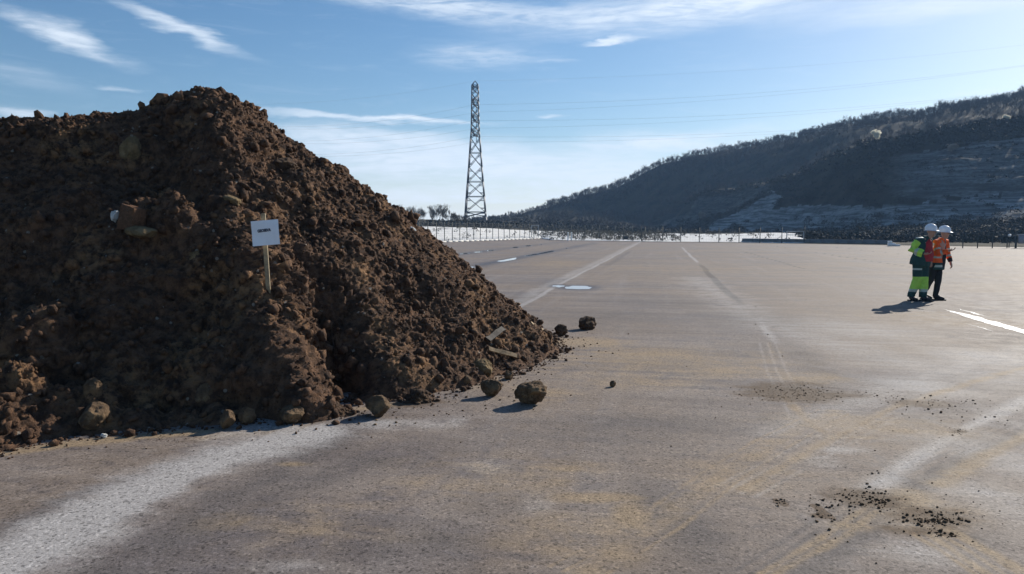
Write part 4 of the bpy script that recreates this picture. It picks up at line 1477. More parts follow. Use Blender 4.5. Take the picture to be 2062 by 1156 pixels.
def fence_run(a, b, h, step, label, name="mesh_fence", lift=0.0, wires=True):
    a, b = np.array(a, float), np.array(b, float)
    L = np.linalg.norm(b - a); n = int(round(L / step))
    root = empty(name, (a[0], a[1], 0)); tag(root, label, "fence", "mesh fences round the lot")
    post = MB(); post.box((0, 0, h / 2), (.07, .07, h + .3)); post.box((0, 0, h + .15 + .03), (.09, .09, .04))
    pme = post.mesh("post"); pme.materials.append(M_STEEL)
    d = (b - a) / n
    ang_ = math.atan2(d[1], d[0])
    pan = MB()
    w_ = np.linalg.norm(d)
    for zz in np.linspace(.12, h, 9): pan.box((w_ / 2, 0, zz), (w_ - .08, .009, .009 if zz not in (h,) else .02))
    for xx in np.linspace(.12, w_ - .12, 12): pan.box((xx, .006, h / 2 + .03), (.007, .007, h - .05))
    pame = pan.mesh("mesh_panel"); pame.materials.append(M_STEEL)
    for k in range(n + 1):
        q = a + d * k
        z = max(0, terr_z(q[0], q[1])) + lift
        o_ = bpy.data.objects.new("post", pme); COL.objects.link(o_); o_.parent = root
        o_.location = (q[0] - a[0], q[1] - a[1], z); o_.rotation_euler = (0, 0, ang_)
        if k < n:
            o_ = bpy.data.objects.new("mesh_panel", pame); COL.objects.link(o_); o_.parent = root
            o_.location = (q[0] - a[0], q[1] - a[1], z); o_.rotation_euler = (0, 0, ang_)


dL = dl[:2] / np.linalg.norm(dl[:2])
nL = np.array([-dL[1], dL[0]])
f0 = E[0][:2] + nL * .9 - dL * 18
f1 = E[1][:2] + nL * .9 + dL * 1
fence_run(f0, f1, 2.3, 2.35, "tall dark mesh fence receding from the mound towards the hill")
f2 = EDGE[-11][:2] * 1.0
P1300 = ground(1290, 487)[:2]; P1500 = ground(1500, 489)[:2]; P1640 = (ground(1500, 489) + (ground(1800, 494) - ground(1500, 489)) * .45)[:2]
push = np.array([.25, 1.0])
fence_run(f1 + np.array([.6, .2]), P1300 + push * 1.2, 1.9, 2.5, "far mesh fence across the back in front of the speckled bank")
fence_run(P1300 + push * 1.2 + np.array([.5, 0]), P1640 + push * 1.2, 1.7, 2.5, "far mesh fence before the brightest chalk near the quarry")
# kerb along the left edge: real step
kb = MB()
for k in range(40):
    a = E[0][:2] - dL * 22 + dL * k * 1.75; 
    if k * 1.75 - 22 > np.linalg.norm(dl): break
    c = a + dL * .875 + nL * .25
    kb.box((c[0], c[1], .07), (1.744, .3, .15), Matrix.Rotation(math.atan2(dL[1], dL[0]), 3, 'Z'))
ko = kb.build("kerb", simple("kerb_concrete", (.62, .60, .56), .9, .1, 2))
tag(ko, kind='structure')

# low dark barrier along the right edge
M_BARR = simple("barrier_concrete", (0.16, 0.16, 0.16), .9, .2, 2, bump=.3)
q0, q1 = ground(1495, 488.5)[:2] + push * .3, ground(1796, 493.4)[:2] + push * .3
nseg = 12
prev = None
bar_src = MB()
Lb = np.linalg.norm(q1 - q0) / nseg
prof = np.array([[-.28, 0], [.28, 0], [.28, .12], [.12, .30], [.09, .52], [-.09, .52], [-.12, .30], [-.28, .12]])
Vb_ = np.concatenate([np.stack([np.full(8, x), prof[:, 0], prof[:, 1]], 1) for x in (-.48 * Lb, .48 * Lb)])
bar_src.add(Vb_, [[j, (j + 1) % 8, 8 + (j + 1) % 8, 8 + j] for j in range(8)] + [[0, 7, 6, 1], [6, 5, 2, 1], [5, 4, 3, 2], [8, 9, 14, 15], [9, 10, 13, 14], [10, 11, 12, 13]])
bme = bar_src.mesh("concrete_barrier"); bme.materials.append(M_BARR)
for k in range(nseg):
    c = q0 + (q1 - q0) * (k + .5) / nseg
    o_ = bpy.data.objects.new("concrete_barrier", bme); COL.objects.link(o_)
    o_.location = (c[0], c[1], 0); o_.rotation_euler = (0, 0, math.atan2((q1 - q0)[1], (q1 - q0)[0]))
    tag(o_, "low dark concrete barrier in the row along the pavement's far right edge", "barrier", "concrete barriers along the edge")

# white block at the end of the row of barriers
g_ = ground(1795, 496)
wb = MB()
wb.box((0, 0, .16), (.55, .5, .32)); wb.box((-.16, 0, .42), (.23, .48, .20)); wb.box((.52, 0, .10), (.48, .44, .20))
o_ = wb.build("white_sack", simple("white_plastic", (.85, .85, .83), .6, .05))
o_.location = (g_[0], g_[1], 0)
tag(o_, "bright white stepped block at the right end of the dark barriers", "block")

# goal-like metal frames
def frame(px, pyb, pyt, wpx, Yd, label, name="metal_frame"):
    x = (px - 1031) / F * Yd
    z = terr_z(x, Yd)
    s = Yd / F
    root = empty(name, (x, Yd, z)); tag(root, label, "frame", "pale metal frames along the back edge")
    zt = at(px, pyt, Yd)[2] - z
    w = wpx * s / 2
    for sx in (-1, 1):
        m_ = MB(); m_.box((sx * w, 0, zt / 2), (.10, .10, zt)); m_.build("post", M_GALV, root)
    m_ = MB(); m_.box((0, 0, zt + .06), (2 * w + .1, .12, .14)); m_.build("crossbar", M_GALV, root)
    m_ = MB(); m_.box((0, 0, zt * .62), (2 * w - .1, .07, .07)); m_.build("rail", M_GALV, root)


frame(1077, 481, 455, 14, 132, "pale metal frame standing at the corner of the left fence")
frame(1600, 486, 467, 34, 94, "wide pale metal frame right of the brightest chalk")
for k, (px, h_) in enumerate(((1144, 14), (1151, 15))):
    g_ = ground(px, 484.5)
    m_ = MB()
    m_.lathe([(.001, 0), (.16, 0), (.16, .06), (.11, .08), (.11, 1.05), (.13, 1.07), (.13, 1.18), (.08, 1.24), (.001, 1.25)], 14)
    o_ = m_.build("bollard", simple("bollard_white", (.82, .82, .8), .6, .06), smooth=False)
    o_.location = (g_[0], g_[1], 0)
    tag(o_, ["left one of the two white bollards at the back edge", "right one of the two white bollards at the back edge"][k], "bollard", "white bollards")
g_ = ground(1262, 485)
m_ = MB(); m_.box((0, 0, .25), (1.3, .8, .12)); m_.box((-.2, 0, .5), (.6, .6, .4)); m_.box((1.2, 0, .12), (1.3, .3, .1)); m_.tube([(-.45, -.42, .15), (-.45, .42, .15)], .16, 10); m_.tube([(.45, -.42, .15), (.45, .42, .15)], .16, 10)
o_ = m_.build("handcart", M_STEEL); o_.location = (g_[0], g_[1] - .5, 0)
tag(o_, "small dark low cart standing at the middle of the back edge", "cart")

# grey board, lamp and rails at the far right edge
YR = ground(2046, 500)[1]
gR = ground(2046, 500)
root = empty("guard_rail", (gR[0] - 1.9, YR + .3, 0)); tag(root, "thin dark guard rail beside the grey board at the right border", "rail")
for xx in (-2.6, -1.3, 0, 1.3):
    m_ = MB(); m_.box((xx, 0, .55), (.06, .06, 1.1)); m_.build("post", M_STEEL, root)
for zz in (1.08, .62):
    m_ = MB(); m_.box((-.65, .05, zz), (4.2, .04, .06)); m_.build("rail", M_STEEL, root)
root = empty("notice_board", (gR[0] + .62, YR, 0)); tag(root, "grey board on a dark post cut by the right border", "board")
m_ = MB(); m_.box((-.66, 0, .55), (.12, .12, 1.25)); m_.build("post", M_STEEL, root)
m_ = MB(); m_.box((.74, .02, .55), (.12, .12, 1.1)); m_.build("post", M_STEEL, root)
m_ = MB(); m_.box((.12, -.09, .80), (1.25, .05, .78)); m_.build("panel", simple("grey_panel", (.24, .25, .30), .5, .15), root)
m_ = MB(); m_.box((.10, -.10, 1.215), (1.4, .16, .045)); m_.build("top_rail", simple("rail_pale", (.6, .6, .62), .4, .1), root)
gl = at(2033, 474, YR + .3)
m_ = MB(); m_.tube([(0, 0, 0), (0, 0, gl[2] - .1)], .035, 8)
root = empty("marker_post", (gl[0], YR + .3, 0)); tag(root, "slim post topped by a white ball near the right border", "post")
m_.build("post", M_STEEL, root)
m_ = MB(); m_.lathe([(.001, -.13)] + [(.13 * math.cos(a), .13 * math.sin(a)) for a in np.linspace(-1.4, 1.4, 9)] + [(.001, .13)], 14, (0, 0, gl[2]))
m_.build("ball", simple("white_ball", (.85, .85, .85), .35, .05), root, True)

# ------------------------------------------------------------------ pylon and lines
YP = 230.0
pyx = (958 - 1031) / F * YP
pz0 = terr_z(pyx, YP)
SCP = YP / F
M_PYL = simple("pylon_steel", (0.085, 0.095, 0.11), .6, .2, .3, metal=.5)
root = empty("lattice_pylon", (pyx, YP, pz0)); tag(root, "tall steel lattice pylon beyond the fence", "pylon")


def pyz(py): return at(958, py, YP)[2] - pz0


LEV = [(470, 23.5), (437, 20.6), (427, 19.8), (396, 17.5), (366, 15.2), (337, 13.0), (308, 11.0), (278, 9.0), (265, 8.0), (250, 7.6), (235, 7.3), (220, 7.0), (205, 6.8), (190, 6.6), (178, 6.4), (172, 6.3)]
br = MB()
lv = [(pyz(a), b * SCP) for a, b in LEV]
lv[0] = (0.0, lv[0][1])
for sx in (-1, 1):
    for sy in (-1, 1):
        legs = MB()
        for (z0, w0), (z1, w1) in zip(lv[:-1], lv[1:]):
            legs.bar((sx * w0, sy * w0, z0), (sx * w1, sy * w1, z1), .27 if z0 < 25 else .22)
        legs.build("leg", M_PYL, root)
for k, ((z0, w0), (z1, w1)) in enumerate(zip(lv[:-1], lv[1:])):
    for ax in range(2):
        for sd in (-1, 1):
            def pt(u, w, z): return (u * w, sd * w, z) if ax == 0 else (sd * w, u * w, z)
            br.bar(pt(-1, w0, z0), pt(1, w1, z1), .13); br.bar(pt(1, w0, z0), pt(-1, w1, z1), .13)
            if k in (1, 2, 3, 5, 9, 11, 13, 14): br.bar(pt(-1, w1, z1), pt(1, w1, z1), .13)
            if 0 < k < 7:
                zm, wm = (z0 + z1) / 2, (w0 + w1) / 2
                for u in (-1, 1):
                    q = .5
                    for zz, ww, f in ((z0 * .75 + z1 * .25, w0 * .75 + w1 * .25, .5), (z0 * .25 + z1 * .75, w0 * .25 + w1 * .75, .5)):
                        br.bar(pt(u, ww, zz), pt(u * .5, ww, zz), .10)
br.build("bracing", M_PYL, root)
zt, wt_ = lv[-1]
m_ = MB()
pk_ = (0, 0, pyz(163))
for sx in (-1, 1):
    for sy in (-1, 1): m_.bar((sx * wt_, sy * wt_, zt), pk_, .16)
m_.build("peak", M_PYL, root)
ARMZ = [pyz(208), pyz(240), pyz(270)]
for zz, Larm in zip(ARMZ, (6.0, 7.5, 6.0)):
    for sy in (-1, 1):
        m_ = MB()
        w = 7 * SCP
        tip = (0, sy * (w + Larm), zz)
        for sx in (-1, 1):
            m_.bar((sx * w, sy * w, zz), tip, .16); m_.bar((sx * w, sy * w, zz + 1.8), tip, .13)
            for f in (.3, .6): m_.bar((sx * w * (1 - f), sy * (w + Larm * f), zz), (sx * w * (1 - f), sy * (w + Larm * f), zz + 1.8 * (1 - f)), .1)
        a = m_.build("cross_arm", M_PYL, root)
        i_m = MB(); i_m.tube([(0, sy * (w + Larm), zz), (0, sy * (w + Larm), zz - 1.6)], .10, 6)
        i_m.build("insulator", M_STEEL, a)
M_WIRE = simple("wire", (0.20, 0.22, 0.25), .5, .1, 1, metal=.3)
NAMES_R = ["upper", "middle", "lower"]
sides = {-1: "near", 1: "far"}
for k, zz in enumerate(ARMZ):
    for sy in (-1, 1):
        y0 = YP + sy * (7 * SCP + (6.0, 7.5, 6.0)[k])
        z0 = pz0 + zz - 1.6
        for side in (-1, 1):
            if side > 0: end = np.array([at(2300, (95, 150, 195)[k], y0 + 25)[0], y0 + 25, at(2300, (95, 150, 195)[k], y0 + 25)[2]]); sag = 4.0
            else: end = np.array([at(300, (235, 262, 285)[k], y0 - 5)[0], y0 - 5, at(300, (235, 262, 285)[k], y0 - 5)[2]]); sag = 4.5
            st_ = np.array([pyx, y0, z0])
            f = np.linspace(0, 1, 28)[:, None]
            pts = st_ + (end - st_) * f - np.array([0, 0, 1]) * sag * 4 * f * (1 - f)
            m_ = MB(); m_.tube(pts, .016, 4, False)
            o_ = m_.build("power_line", M_WIRE)
            tag(o_, "%s power line from the pylon's %s side arm running %s" % (NAMES_R[k], sides[sy], "right over the hill" if side > 0 else "left behind the mound"), "power line", "power lines on the pylon")
for side in (-1, 1):
    st_ = np.array([pyx, YP, pz0 + pk_[2]])
    end = at(2300, 60, YP + 25) if side > 0 else at(300, 205, YP - 5)
    f = np.linspace(0, 1, 28)[:, None]
    pts = st_ + (end - st_) * f - np.array([0, 0, 1]) * 3.2 * 4 * f * (1 - f)
    m_ = MB(); m_.tube(pts, .012, 4, False)
    o_ = m_.build("power_line", M_WIRE)
    tag(o_, "thin earth wire from the pylon's peak running %s" % ("right" if side > 0 else "left"), "power line", "power lines on the pylon")

# ------------------------------------------------------------------ haze: the morning air between here and the hill
HZ = MB(); HZ.box((0, 375, 54), (2210, 1270, 112))
mh = bpy.data.materials.new("haze_air"); mh.use_nodes = True
ht = NT(mh.node_tree)
for nd in list(ht.n): ht.n.remove(nd)
pv_ = ht.node('ShaderNodeVolumePrincipled')
pv_.inputs['Color'].default_value = (0.36, 0.60, 1.0, 1)
pv_.inputs['Density'].default_value = 0.00033
pv_.inputs['Anisotropy'].default_value = 0.2
ht.l.new(pv_.outputs[0], ht.node('ShaderNodeOutputMaterial').inputs['Volume'])
hz = HZ.build("haze", mh)
tag(hz, "pale haze in the air over the whole site", "haze", kind='stuff')

# ------------------------------------------------------------------ people
def skin_mesh(name, nodes, edges, root_id, sub=2, matfn=None):
    """nodes: {id: ((x,y,z), r or (rx,ry))}"""
    ids = list(nodes)
    ix = {k: i for i, k in enumerate(ids)}
    me_ = bpy.data.meshes.new(name + "_src")
    me_.from_pydata([nodes[k][0] for k in ids], [(ix[a], ix[b_]) for a, b_ in edges], [])
    o_ = bpy.data.objects.new(name + "_src", me_); COL.objects.link(o_)
    md = o_.modifiers.new("skin", 'SKIN'); md.use_smooth_shade = True
    for k in ids:
        r_ = nodes[k][1]
        sv = me_.skin_vertices[0].data[ix[k]]
        sv.radius = r_ if isinstance(r_, tuple) else (r_, r_)
        sv.use_root = (k == root_id)
    sb_ = o_.modifiers.new("sub", 'SUBSURF'); sb_.levels = sub; sb_.render_levels = sub
    bpy.context.view_layer.update()
    out = bpy.data.meshes.new_from_object(o_.evaluated_get(bpy.context.evaluated_depsgraph_get()))
    bpy.data.objects.remove(o_); bpy.data.meshes.remove(me_)
    out.name = name
    out.materials.clear()
    for p_ in out.polygons: p_.use_smooth = True
    if matfn:
        for p_ in out.polygons: p_.material_index = matfn(p_.center)
    return out


def loft(mb, pts, radii, side, n=18):
    pts = [Vector(p_) for p_ in pts]
    side = Vector(side)
    Vv = []
    for k, p_ in enumerate(pts):
        d = (pts[min(k + 1, len(pts) - 1)] - pts[max(k - 1, 0)]).normalized()
        a = (side - d * side.dot(d)).normalized(); b_ = d.cross(a)
        r_ = radii[k] if isinstance(radii[k], tuple) else (radii[k], radii[k])
        for j in range(n):
            t_ = 2 * math.pi * j / n
            Vv.append(p_ + a * r_[0] * math.cos(t_) + b_ * r_[1] * math.sin(t_))
    m = len(pts)
    Q = [[k * n + j, k * n + (j + 1) % n, (k + 1) * n + (j + 1) % n, (k + 1) * n + j] for k in range(m - 1) for j in range(n)]
    c0, c1 = len(Vv), len(Vv) + 1
    Vv += [pts[0], pts[-1]]
    T = [[c0, (j + 1) % n, j] for j in range(n)] + [[c1, (m - 1) * n + j, (m - 1) * n + (j + 1) % n] for j in range(n)]
    mb.add([v[:] for v in Vv], Q, T)


def garment(name, chains, mats, parent, matfn=None, voxel=.013, folds=.006, seed=1):
    mb = MB()
    for c in chains: loft(mb, *c)
    me_ = mb.mesh(name + "_src")
    o_ = bpy.data.objects.new(name + "_src", me_); COL.objects.link(o_)
    md = o_.modifiers.new("re", 'REMESH'); md.mode = 'VOXEL'; md.voxel_size = voxel
    sm = o_.modifiers.new("sm", 'SMOOTH'); sm.iterations = 3; sm.factor = .5
    bpy.context.view_layer.update()
    out = bpy.data.meshes.new_from_object(o_.evaluated_get(bpy.context.evaluated_depsgraph_get()))
    bpy.data.objects.remove(o_); bpy.data.meshes.remove(me_)
    out.name = name
    out.materials.clear()
    n = len(out.vertices)
    co = np.empty(n * 3, np.float32); out.vertices.foreach_get("co", co); co = co.reshape(-1, 3).astype(float)
    no = np.empty(n * 3, np.float32); out.vertices.foreach_get("normal", no); no = no.reshape(-1, 3)
    co += no * (folds * fbm(co * np.array([14, 14, 9.0]) + seed, 3, seed))[:, None]
    out.vertices.foreach_set("co", co.astype(np.float32).ravel())
    for p_ in out.polygons: p_.use_smooth = True
    if matfn:
        for p_ in out.polygons: p_.material_index = matfn(p_.center)
    return link(name, out, mats, parent)


M_SKINC = simple("skin", (0.42, 0.25, 0.18), .6, .08, 4)
M_HELMET = simple("helmet_white", (0.78, 0.80, 0.84), .25, .03)
M_DGREEN = simple("dark_green_cloth", (0.012, 0.055, 0.050), .85, .25, 12, bump=.3, bscale=30)
M_LIME = simple("hi_vis_lime", (0.42, 0.72, 0.10), .8, .12, 9, bump=.3, bscale=30)
M_REFL = simple("reflective_grey", (0.42, 0.48, 0.42), .45, .1, 9)
M_RED = simple("red_vest", (0.34, 0.018, 0.025), .8, .2, 9, bump=.3, bscale=30)
M_ORANGE = simple("hi_vis_orange", (0.85, 0.12, 0.015), .8, .12, 9, bump=.3, bscale=30)
M_BLACK = simple("black_cloth", (0.010, 0.011, 0.015), .85, .25, 12, bump=.3, bscale=30)
M_BOOT = simple("boot_black", (0.012, 0.012, 0.014), .6, .2, 12)
M_HAIR = simple("dark_hair", (0.03, 0.022, 0.016), .8, .2, 20)


def hand_nodes(nodes, edges, wrist, tag_, wpos, dirv, side, curl=.5):
    """palm plus five fingers from the wrist along dirv"""
    d = Vector(dirv).normalized()
    s = Vector(side).normalized(); s = (s - d * s.dot(d)).normalized()
    n = d.cross(s)
    W = Vector(wpos)
    pal = W + d * .075
    nodes[tag_ + 'palm'] = (tuple(W + d * .045), (.036, .018)); edges.append((wrist, tag_ + 'palm'))
    for i, (o_, L, r_) in enumerate(((-.030, .070, .0085), (-.010, .080, .009), (.010, .076, .0088), (.029, .060, .008))):
        k1 = pal + s * o_ + d * .018
        k2 = k1 + (d * (1 - .3 * curl) + n * .6 * curl) * L * .5
        k3 = k2 + (d * (.6 - .6 * curl) + n * (.4 + .8 * curl)) * L * .5
        prev_ = tag_ + 'palm'
        for j, q in enumerate((k1, k2, k3)):
            nm = '%sf%d%d' % (tag_, i, j)
            nodes[nm] = (tuple(q), r_ * (1 - .08 * j)); edges.append((prev_, nm)); prev_ = nm
    t1 = W + d * .03 - s * .040 + n * .012; t2 = t1 + d * .035 - s * .016 + n * .014
    nodes[tag_ + 't0'] = (tuple(t1), .011); nodes[tag_ + 't1'] = (tuple(t2), .009)
    edges.append((tag_ + 'palm', tag_ + 't0')); edges.append((tag_ + 't0', tag_ + 't1'))


def person(loc, J, label, outfit):
    """J: joints in metres, x to the right, y away from the camera, z up; facing: unit vector"""
    root = empty("person", loc); tag(root, label, "person", "people on the pavement")
    fx = Vector(J['face']).normalized()
    sd = Vector((0, 0, 1)).cross(fx)          # the person's left
    V3 = lambda k: Vector(J[k])
    nodes, edges = {}, []

    def nd(k, p_, r_): nodes[k] = (tuple(p_), r_)

    def ed(*ks): edges.extend(zip(ks[:-1], ks[1:]))
    nd('pel', V3('pelvis'), (.145, .11)); nd('wai', V3('belly'), (.135, .105)); nd('che', V3('chest'), (.155, .11))
    nd('upc', (V3('chest') * .35 + V3('neck') * .65) - fx * .01, (.11, .085))
    nd('nec', V3('neck'), .055)
    hd = V3('head')
    nd('jaw', hd - Vector((0, 0, .055)) + fx * .022, (.060, .072)); nd('mid', hd + Vector((0, 0, .01)), (.076, .092)); nd('cra', hd + Vector((0, 0, .075)) - fx * .01, (.078, .092)); nd('top', hd + Vector((0, 0, .115)) - fx * .01, (.055, .065))
    ed('pel', 'wai', 'che', 'upc', 'nec', 'jaw', 'mid', 'cra', 'top')
    nd('nos', hd + fx * .100 + Vector((0, 0, -.005)), .013); nd('nob', hd + fx * .090 + Vector((0, 0, .022)), .011)
    ed('mid', 'nob', 'nos')
    for s, S in ((-1, 'R'), (1, 'L')):
        nd('ear' + S, hd + sd * s * .088 + Vector((0, 0, 0)), (.012, .020)); ed('mid', 'ear' + S)
        nd('sho' + S, V3('sho' + S), .058); nd('elb' + S, V3('elb' + S), .040); nd('wri' + S, V3('wri' + S), .027)
        ed('upc', 'sho' + S, 'elb' + S, 'wri' + S)
        nd('hip' + S, V3('hip' + S), .088); nd('kne' + S, V3('kne' + S), .056); nd('ank' + S, V3('ank' + S), .038)
        nd('toe' + S, V3('ank' + S) + V3('toe' + S) * .17 - Vector((0, 0, V3('ank' + S).z - .045)), .034)
        ed('pel', 'hip' + S, 'kne' + S, 'ank' + S, 'toe' + S)
        dv = V3('wri' + S) - V3('elb' + S)
        hv = J.get('hand' + S, tuple(dv))
        hand_nodes(nodes, edges, 'wri' + S, 'h' + S, V3('wri' + S), hv, sd * (-s) if abs(Vector(hv).normalized().dot(sd)) < .9 else Vector((0, 0, 1)), .55)
    body = link("body", skin_mesh("body", nodes, edges, 'pel', 2), outfit.get('bodymats', [M_SKINC]), root)
    # face details
    m_ = MB()
    for s in (-1, 1):
        e_ = hd + fx * .088 + sd * s * .032 + Vector((0, 0, .022))
        m_.lathe([(.001, -.009), (.008, -.006), (.011, 0), (.008, .006), (.001, .009)], 8, tuple(e_))
    mo = hd + fx * .090 - Vector((0, 0, .052))
    m_.tube([mo - sd * .024 - fx * .008, mo, mo + sd * .024 - fx * .008], .006, 6)
    m_.build("face_features", simple("features", (.05, .03, .025), .5, .1), root)
    # hair under the helmet
    hn = {'a': (tuple(hd + Vector((0, 0, .03)) - fx * .035), (.076, .07)), 'b': (tuple(hd + Vector((0, 0, .085)) - fx * .015), (.084, .09))}
    link("hair", skin_mesh("hair", hn, [('a', 'b')], 'a', 2), M_HAIR, root)
    # helmet: shell, brim, ridge
    hb = hd + Vector((0, 0, .060)) - fx * .005
    M3 = Matrix((fx, sd, Vector((0, 0, 1)))).transposed()
    sh = MB()
    prof = [(.118, 0), (.120, .02), (.116, .06), (.100, .100), (.070, .128), (.035, .142), (.001, .146)]
    sh.lathe(prof, 28, (0, 0, 0), 1.12, .95)
    Vs = np.concatenate(sh.v); Fs = np.concatenate(sh.q)
    hel = np_mesh("helmet", Vs @ np.array(M3).T, [Fs], True)
    ho = link("helmet", hel, M_HELMET, root); ho.location = hb
    br_ = MB()
    n_ = 28
    Vv = []
    for j in range(n_):
        a = 2 * math.pi * j / n_
        ca, sa = math.cos(a), math.sin(a)
        fr_ = max(0, ca)
        for rr, zz in ((.112, .006), (.128 + .045 * fr_ ** 2 + .008, -.004 - .012 * fr_), (.128 + .045 * fr_ ** 2 + .008, -.009 - .012 * fr_), (.112, -.004)):
            Vv.append((rr * ca * 1.08, rr * sa * .96, zz))
    Qv = [[j * 4 + k, ((j + 1) % n_) * 4 + k, ((j + 1) % n_) * 4 + (k + 1) % 4, j * 4 + (k + 1) % 4] for j in range(n_) for k in range(4)]
    br_.add(np.array(Vv) @ np.array(M3).T, Qv)
    br_.build("brim", M_HELMET, ho, True)
    rd = MB(); rd.tube([np.array(M3) @ np.array(q) for q in ((.11, 0, .075), (.07, 0, .128), (0, 0, .148), (-.07, 0, .128), (-.11, 0, .075))], .009, 6)
    rd.build("ridge", M_HELMET, ho, True)
    # trousers
    pz = V3('pelvis')
    hr = outfit['hipr']
    ch = [([pz + Vector((0, 0, .14)), pz + Vector((0, 0, .06)), pz - Vector((0, 0, .02)), pz - Vector((0, 0, .10))], [(hr[0] * .92, hr[1] * .92), hr, (hr[0] * 1.02, hr[1]), (hr[0] * .8, hr[1] * .75)], sd)]
    for S in 'RL':
        h0, k0, a0 = V3('hip' + S), V3('kne' + S), V3('ank' + S)
        ch.append(([h0 + Vector((0, 0, .04)), h0 * .5 + k0 * .5, k0, k0 * .5 + a0 * .5, a0 + Vector((0, 0, .06)), a0 - Vector((0, 0, .01))],
                   [outfit['thigh'], outfit['thigh'] * .93, outfit['knee'], outfit['calf'], outfit['hem'], outfit['hem'] * 1.03], sd))
    garment("trousers", ch, outfit['tmats'], root, outfit.get('tfn'), seed=3)
    # boots
    for S in 'RL':
        a0 = V3('ank' + S); td = V3('toe' + S).normalized()
        zb = a0.z - .085 if a0.z > .15 else 0.0
        base = Vector((a0.x, a0.y, max(0, zb)))
        bn = {'sh': (tuple(a0 + Vector((0, 0, .05))), .058), 'an': (tuple(base + Vector((0, 0, .075))), (.054, .054)), 'mid': (tuple(base + td * .09 + Vector((0, 0, .048))), (.048, .046)), 'toe': (tuple(base + td * .19 + Vector((0, 0, .040))), (.044, .036)), 'he': (tuple(base - td * .045 + Vector((0, 0, .045))), (.044, .042))}
        bo = link("boot", skin_mesh("boot", bn, [('sh', 'an'), ('an', 'mid'), ('mid', 'toe'), ('an', 'he')], 'an', 2), M_BOOT, root)
        so = MB()
        ctr = base + td * .075
        Mz = Matrix.Rotation(math.atan2(td.y, td.x), 3, 'Z')
        so.box((ctr.x, ctr.y, base.z + .012), (.29, .095, .024), Mz)
        so.build("sole", M_BLACK, bo)
    # jacket
    hemv = V3('pelvis') + Vector(outfit.get('hemoff', (0, 0, -.02)))
    wv_ = V3('belly') - fx * .02; cv_ = V3('chest') - fx * .02; nv = V3('neck') - fx * .012
    ch = [([hemv, hemv * .5 + wv_ * .5, wv_, cv_, cv_ * .45 + nv * .55 - fx * .01, cv_ * .15 + nv * .85, nv + Vector((0, 0, .045))],
           [outfit['jhem'], outfit['jhem'], outfit['jwai'], outfit['jche'], (outfit['jche'][0] * .92, .115), (.105, .09), (.070, .072)], sd)]
    for S in 'RL':
        s0, e0, w0 = V3('sho' + S), V3('elb' + S), V3('wri' + S)
        inn = V3('chest') * .3 + V3('neck') * .7
        ch.append(([s0 * .5 + inn * .5, s0, s0 * .5 + e0 * .5, e0, e0 * .5 + w0 * .5, e0 * .06 + w0 * .94], [.085, .084, .074, .066, .060, .050], Vector((.31, .52, .79))))

    def jfn(c):
        c = Vector(c)
        best, bid, bf = 9, None, 0
        for S in 'RL':
            for k0, k1 in (('sho', 'elb'), ('elb', 'wri')):
                a = V3(k0 + S); b_ = V3(k1 + S)
                t_ = max(0, min(1, (c - a).dot(b_ - a) / (b_ - a).length_squared))
                dd = (c - a - (b_ - a) * t_).length
                if dd < best: best, bid, bf = dd, k0 + S, t_
        return outfit['jfn'](c, best, bid, bf, fx, sd, J)
    garment("jacket", ch, outfit['jmats'], root, jfn, seed=7)
    # what shows in the open front
    fo = outfit['front']
    d1 = outfit['jwai'][1] + .024 - fo['th']; d2 = outfit['jche'][1] + .026 - fo['th']
    bz = V3('belly') - fx * .02; cz = V3('chest') - fx * .02; s_ = sd * fo.get('sh', 0)
    garment(fo['name'], [([bz + fx * d1 + s_ + Vector((0, 0, fo['low'])), bz + fx * (d1 + .008) + s_, cz + fx * d2 + s_, cz * .5 + V3('neck') * .5 + fx * (d2 - .03) + s_ * .6, V3('neck') + fx * .035 - Vector((0, 0, .03))],
                          [(fo['r0'], fo['th']), (fo['r0'] * 1.03, fo['th'] + .01), (fo['r1'], fo['th']), (fo['r1'] * .8, fo['th'] * .9), (fo['r1'] * .42, .03)], sd)], fo['mats'], root, seed=11)
    return root, fx, sd


# green worker
def g_jfn(c, dist, bid, f, fx, sd, J):
    if bid and dist < .095:
        if bid.startswith('sho') and f > .12: return 1
        if bid.startswith('elb'):
            if .30 < f < .52: return 2
            if f < .86: return 1
    if c.z > 1.40 and dist < .14 and bid and bid.startswith('sho'): return 2 if c.z > 1.445 else 0
    return 0


def g_tfn(c):
    if c.z < .21: return 0
    if c.z < .285: return 2
    if c.z < .345: return 1
    if c.z < .40: return 1
    if c.z < .57: return 1
    if .72 < c.z < .755 and c.x < .04: return 2
    return 0


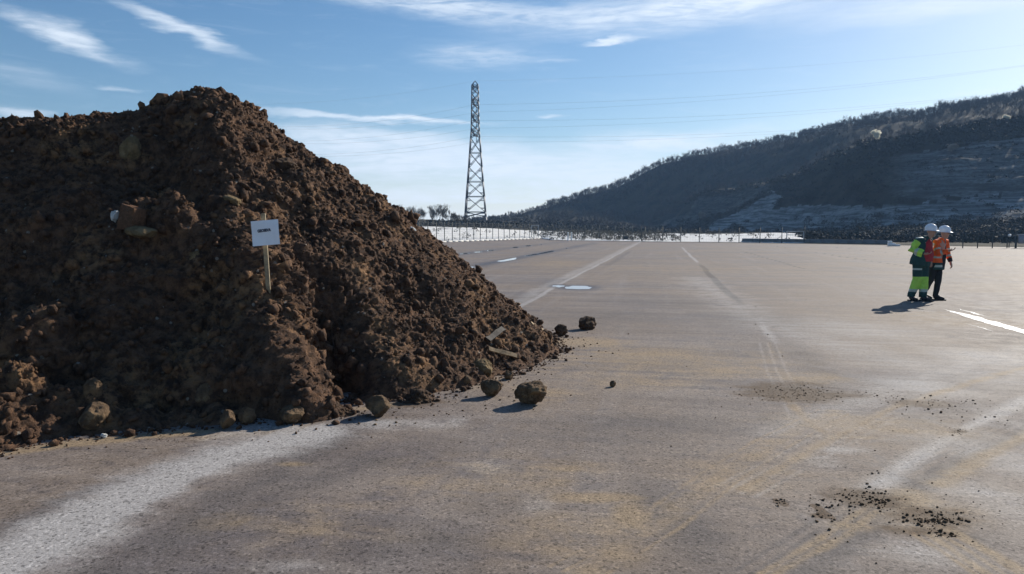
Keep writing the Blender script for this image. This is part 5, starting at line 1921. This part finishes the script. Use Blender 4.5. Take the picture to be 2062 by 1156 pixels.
gp = ground(1846, 606)
ROOTG = dict(face=(.48, -.88, -.02), pelvis=(.07, .02, .88), belly=(.09, .0, 1.06), chest=(.12, .01, 1.28), neck=(.19, 0, 1.455), head=(.245, -.03, 1.575),
             shoR=(-.035, -.02, 1.395), elbR=(-.205, -.02, 1.19), wriR=(.03, -.20, 1.09), shoL=(.30, .14, 1.395), elbL=(.36, .20, 1.13), wriL=(.34, .10, .92),
             handR=(.8, -.3, .1), handL=(0, -.3, -.9),
             hipR=(-.01, .0, .86), kneR=(-.025, -.02, .50), ankR=(-.105, .05, .10), hipL=(.15, .05, .86), kneL=(.14, .0, .50), ankL=(.125, -.03, .10), toeR=(.25, -.97, 0), toeL=(.55, -.83, 0))
person(gp, ROOTG, "stout person in dark green and lime work clothes, red vest and white helmet", dict(
    hipr=(.185, .16), thigh=.115, knee=.098, calf=.094, hem=.085, tfn=g_tfn, tmats=[M_DGREEN, M_LIME, M_REFL],
    jhem=(.240, .205), jwai=(.205, .18), jche=(.185, .145), jfn=g_jfn, jmats=[M_DGREEN, M_LIME, M_REFL], hemoff=(-.02, .02, -.06),
    front=dict(name="vest", low=-.14, r0=.155, r1=.135, th=.07, sh=.03, mats=[M_RED])))


# orange worker
def o_jfn(c, dist, bid, f, fx, sd, J):
    if bid and dist < .09:
        if bid == 'elbL' and f > .55: return 2
        if bid.startswith('elb') and .2 < f < .4: return 1
        if bid.startswith('sho') and .55 < f < .68: return 1
        if bid.startswith('sho') and c.z > 1.43: return 1
        return 0
    rel = c - Vector(J['chest'])
    s = rel.dot(sd)
    if c.z < .88 and s < .0:
        return 1 if .77 < c.z < .82 else 3
    if .98 < c.z < 1.03: return 1
    if abs(s - .03) < .035 and rel.dot(fx) > .05: return 2
    return 0


op = ground(1882, 604)
ROOTO = dict(face=(.60, -.80, 0), pelvis=(.02, .02, .84), belly=(.06, .01, 1.02), chest=(.085, .01, 1.22), neck=(.12, 0, 1.415), head=(.155, -.02, 1.535),
             shoR=(-.06, -.05, 1.36), elbR=(-.03, -.14, 1.10), wriR=(.13, -.27, 1.16), shoL=(.255, .12, 1.36), elbL=(.325, .12, 1.09), wriL=(.355, .03, .88),
             handR=(.8, -.3, .25), handL=(.2, -.1, -.9),
             hipR=(-.055, -.02, .82), kneR=(-.10, .04, .46), ankR=(-.165, .18, .12), hipL=(.085, .05, .82), kneL=(.055, -.02, .46), ankL=(-.01, -.05, .10), toeR=(.75, -.66, 0), toeL=(.86, -.5, 0))
rO, fxO, sdO = person(op, ROOTO, "slimmer person in open orange jacket, black shirt and trousers, white helmet", dict(
    hipr=(.145, .125), thigh=.088, knee=.070, calf=.066, hem=.060, tmats=[M_BLACK], bodymats=[M_SKINC],
    jhem=(.185, .15), jwai=(.165, .135), jche=(.165, .12), jfn=o_jfn, jmats=[M_ORANGE, M_REFL, M_BLACK, M_DGREEN], hemoff=(.02, .01, -.13),
    front=dict(name="shirt", low=-.26, r0=.075, r1=.085, th=.075, sh=.0, mats=[M_BLACK])))
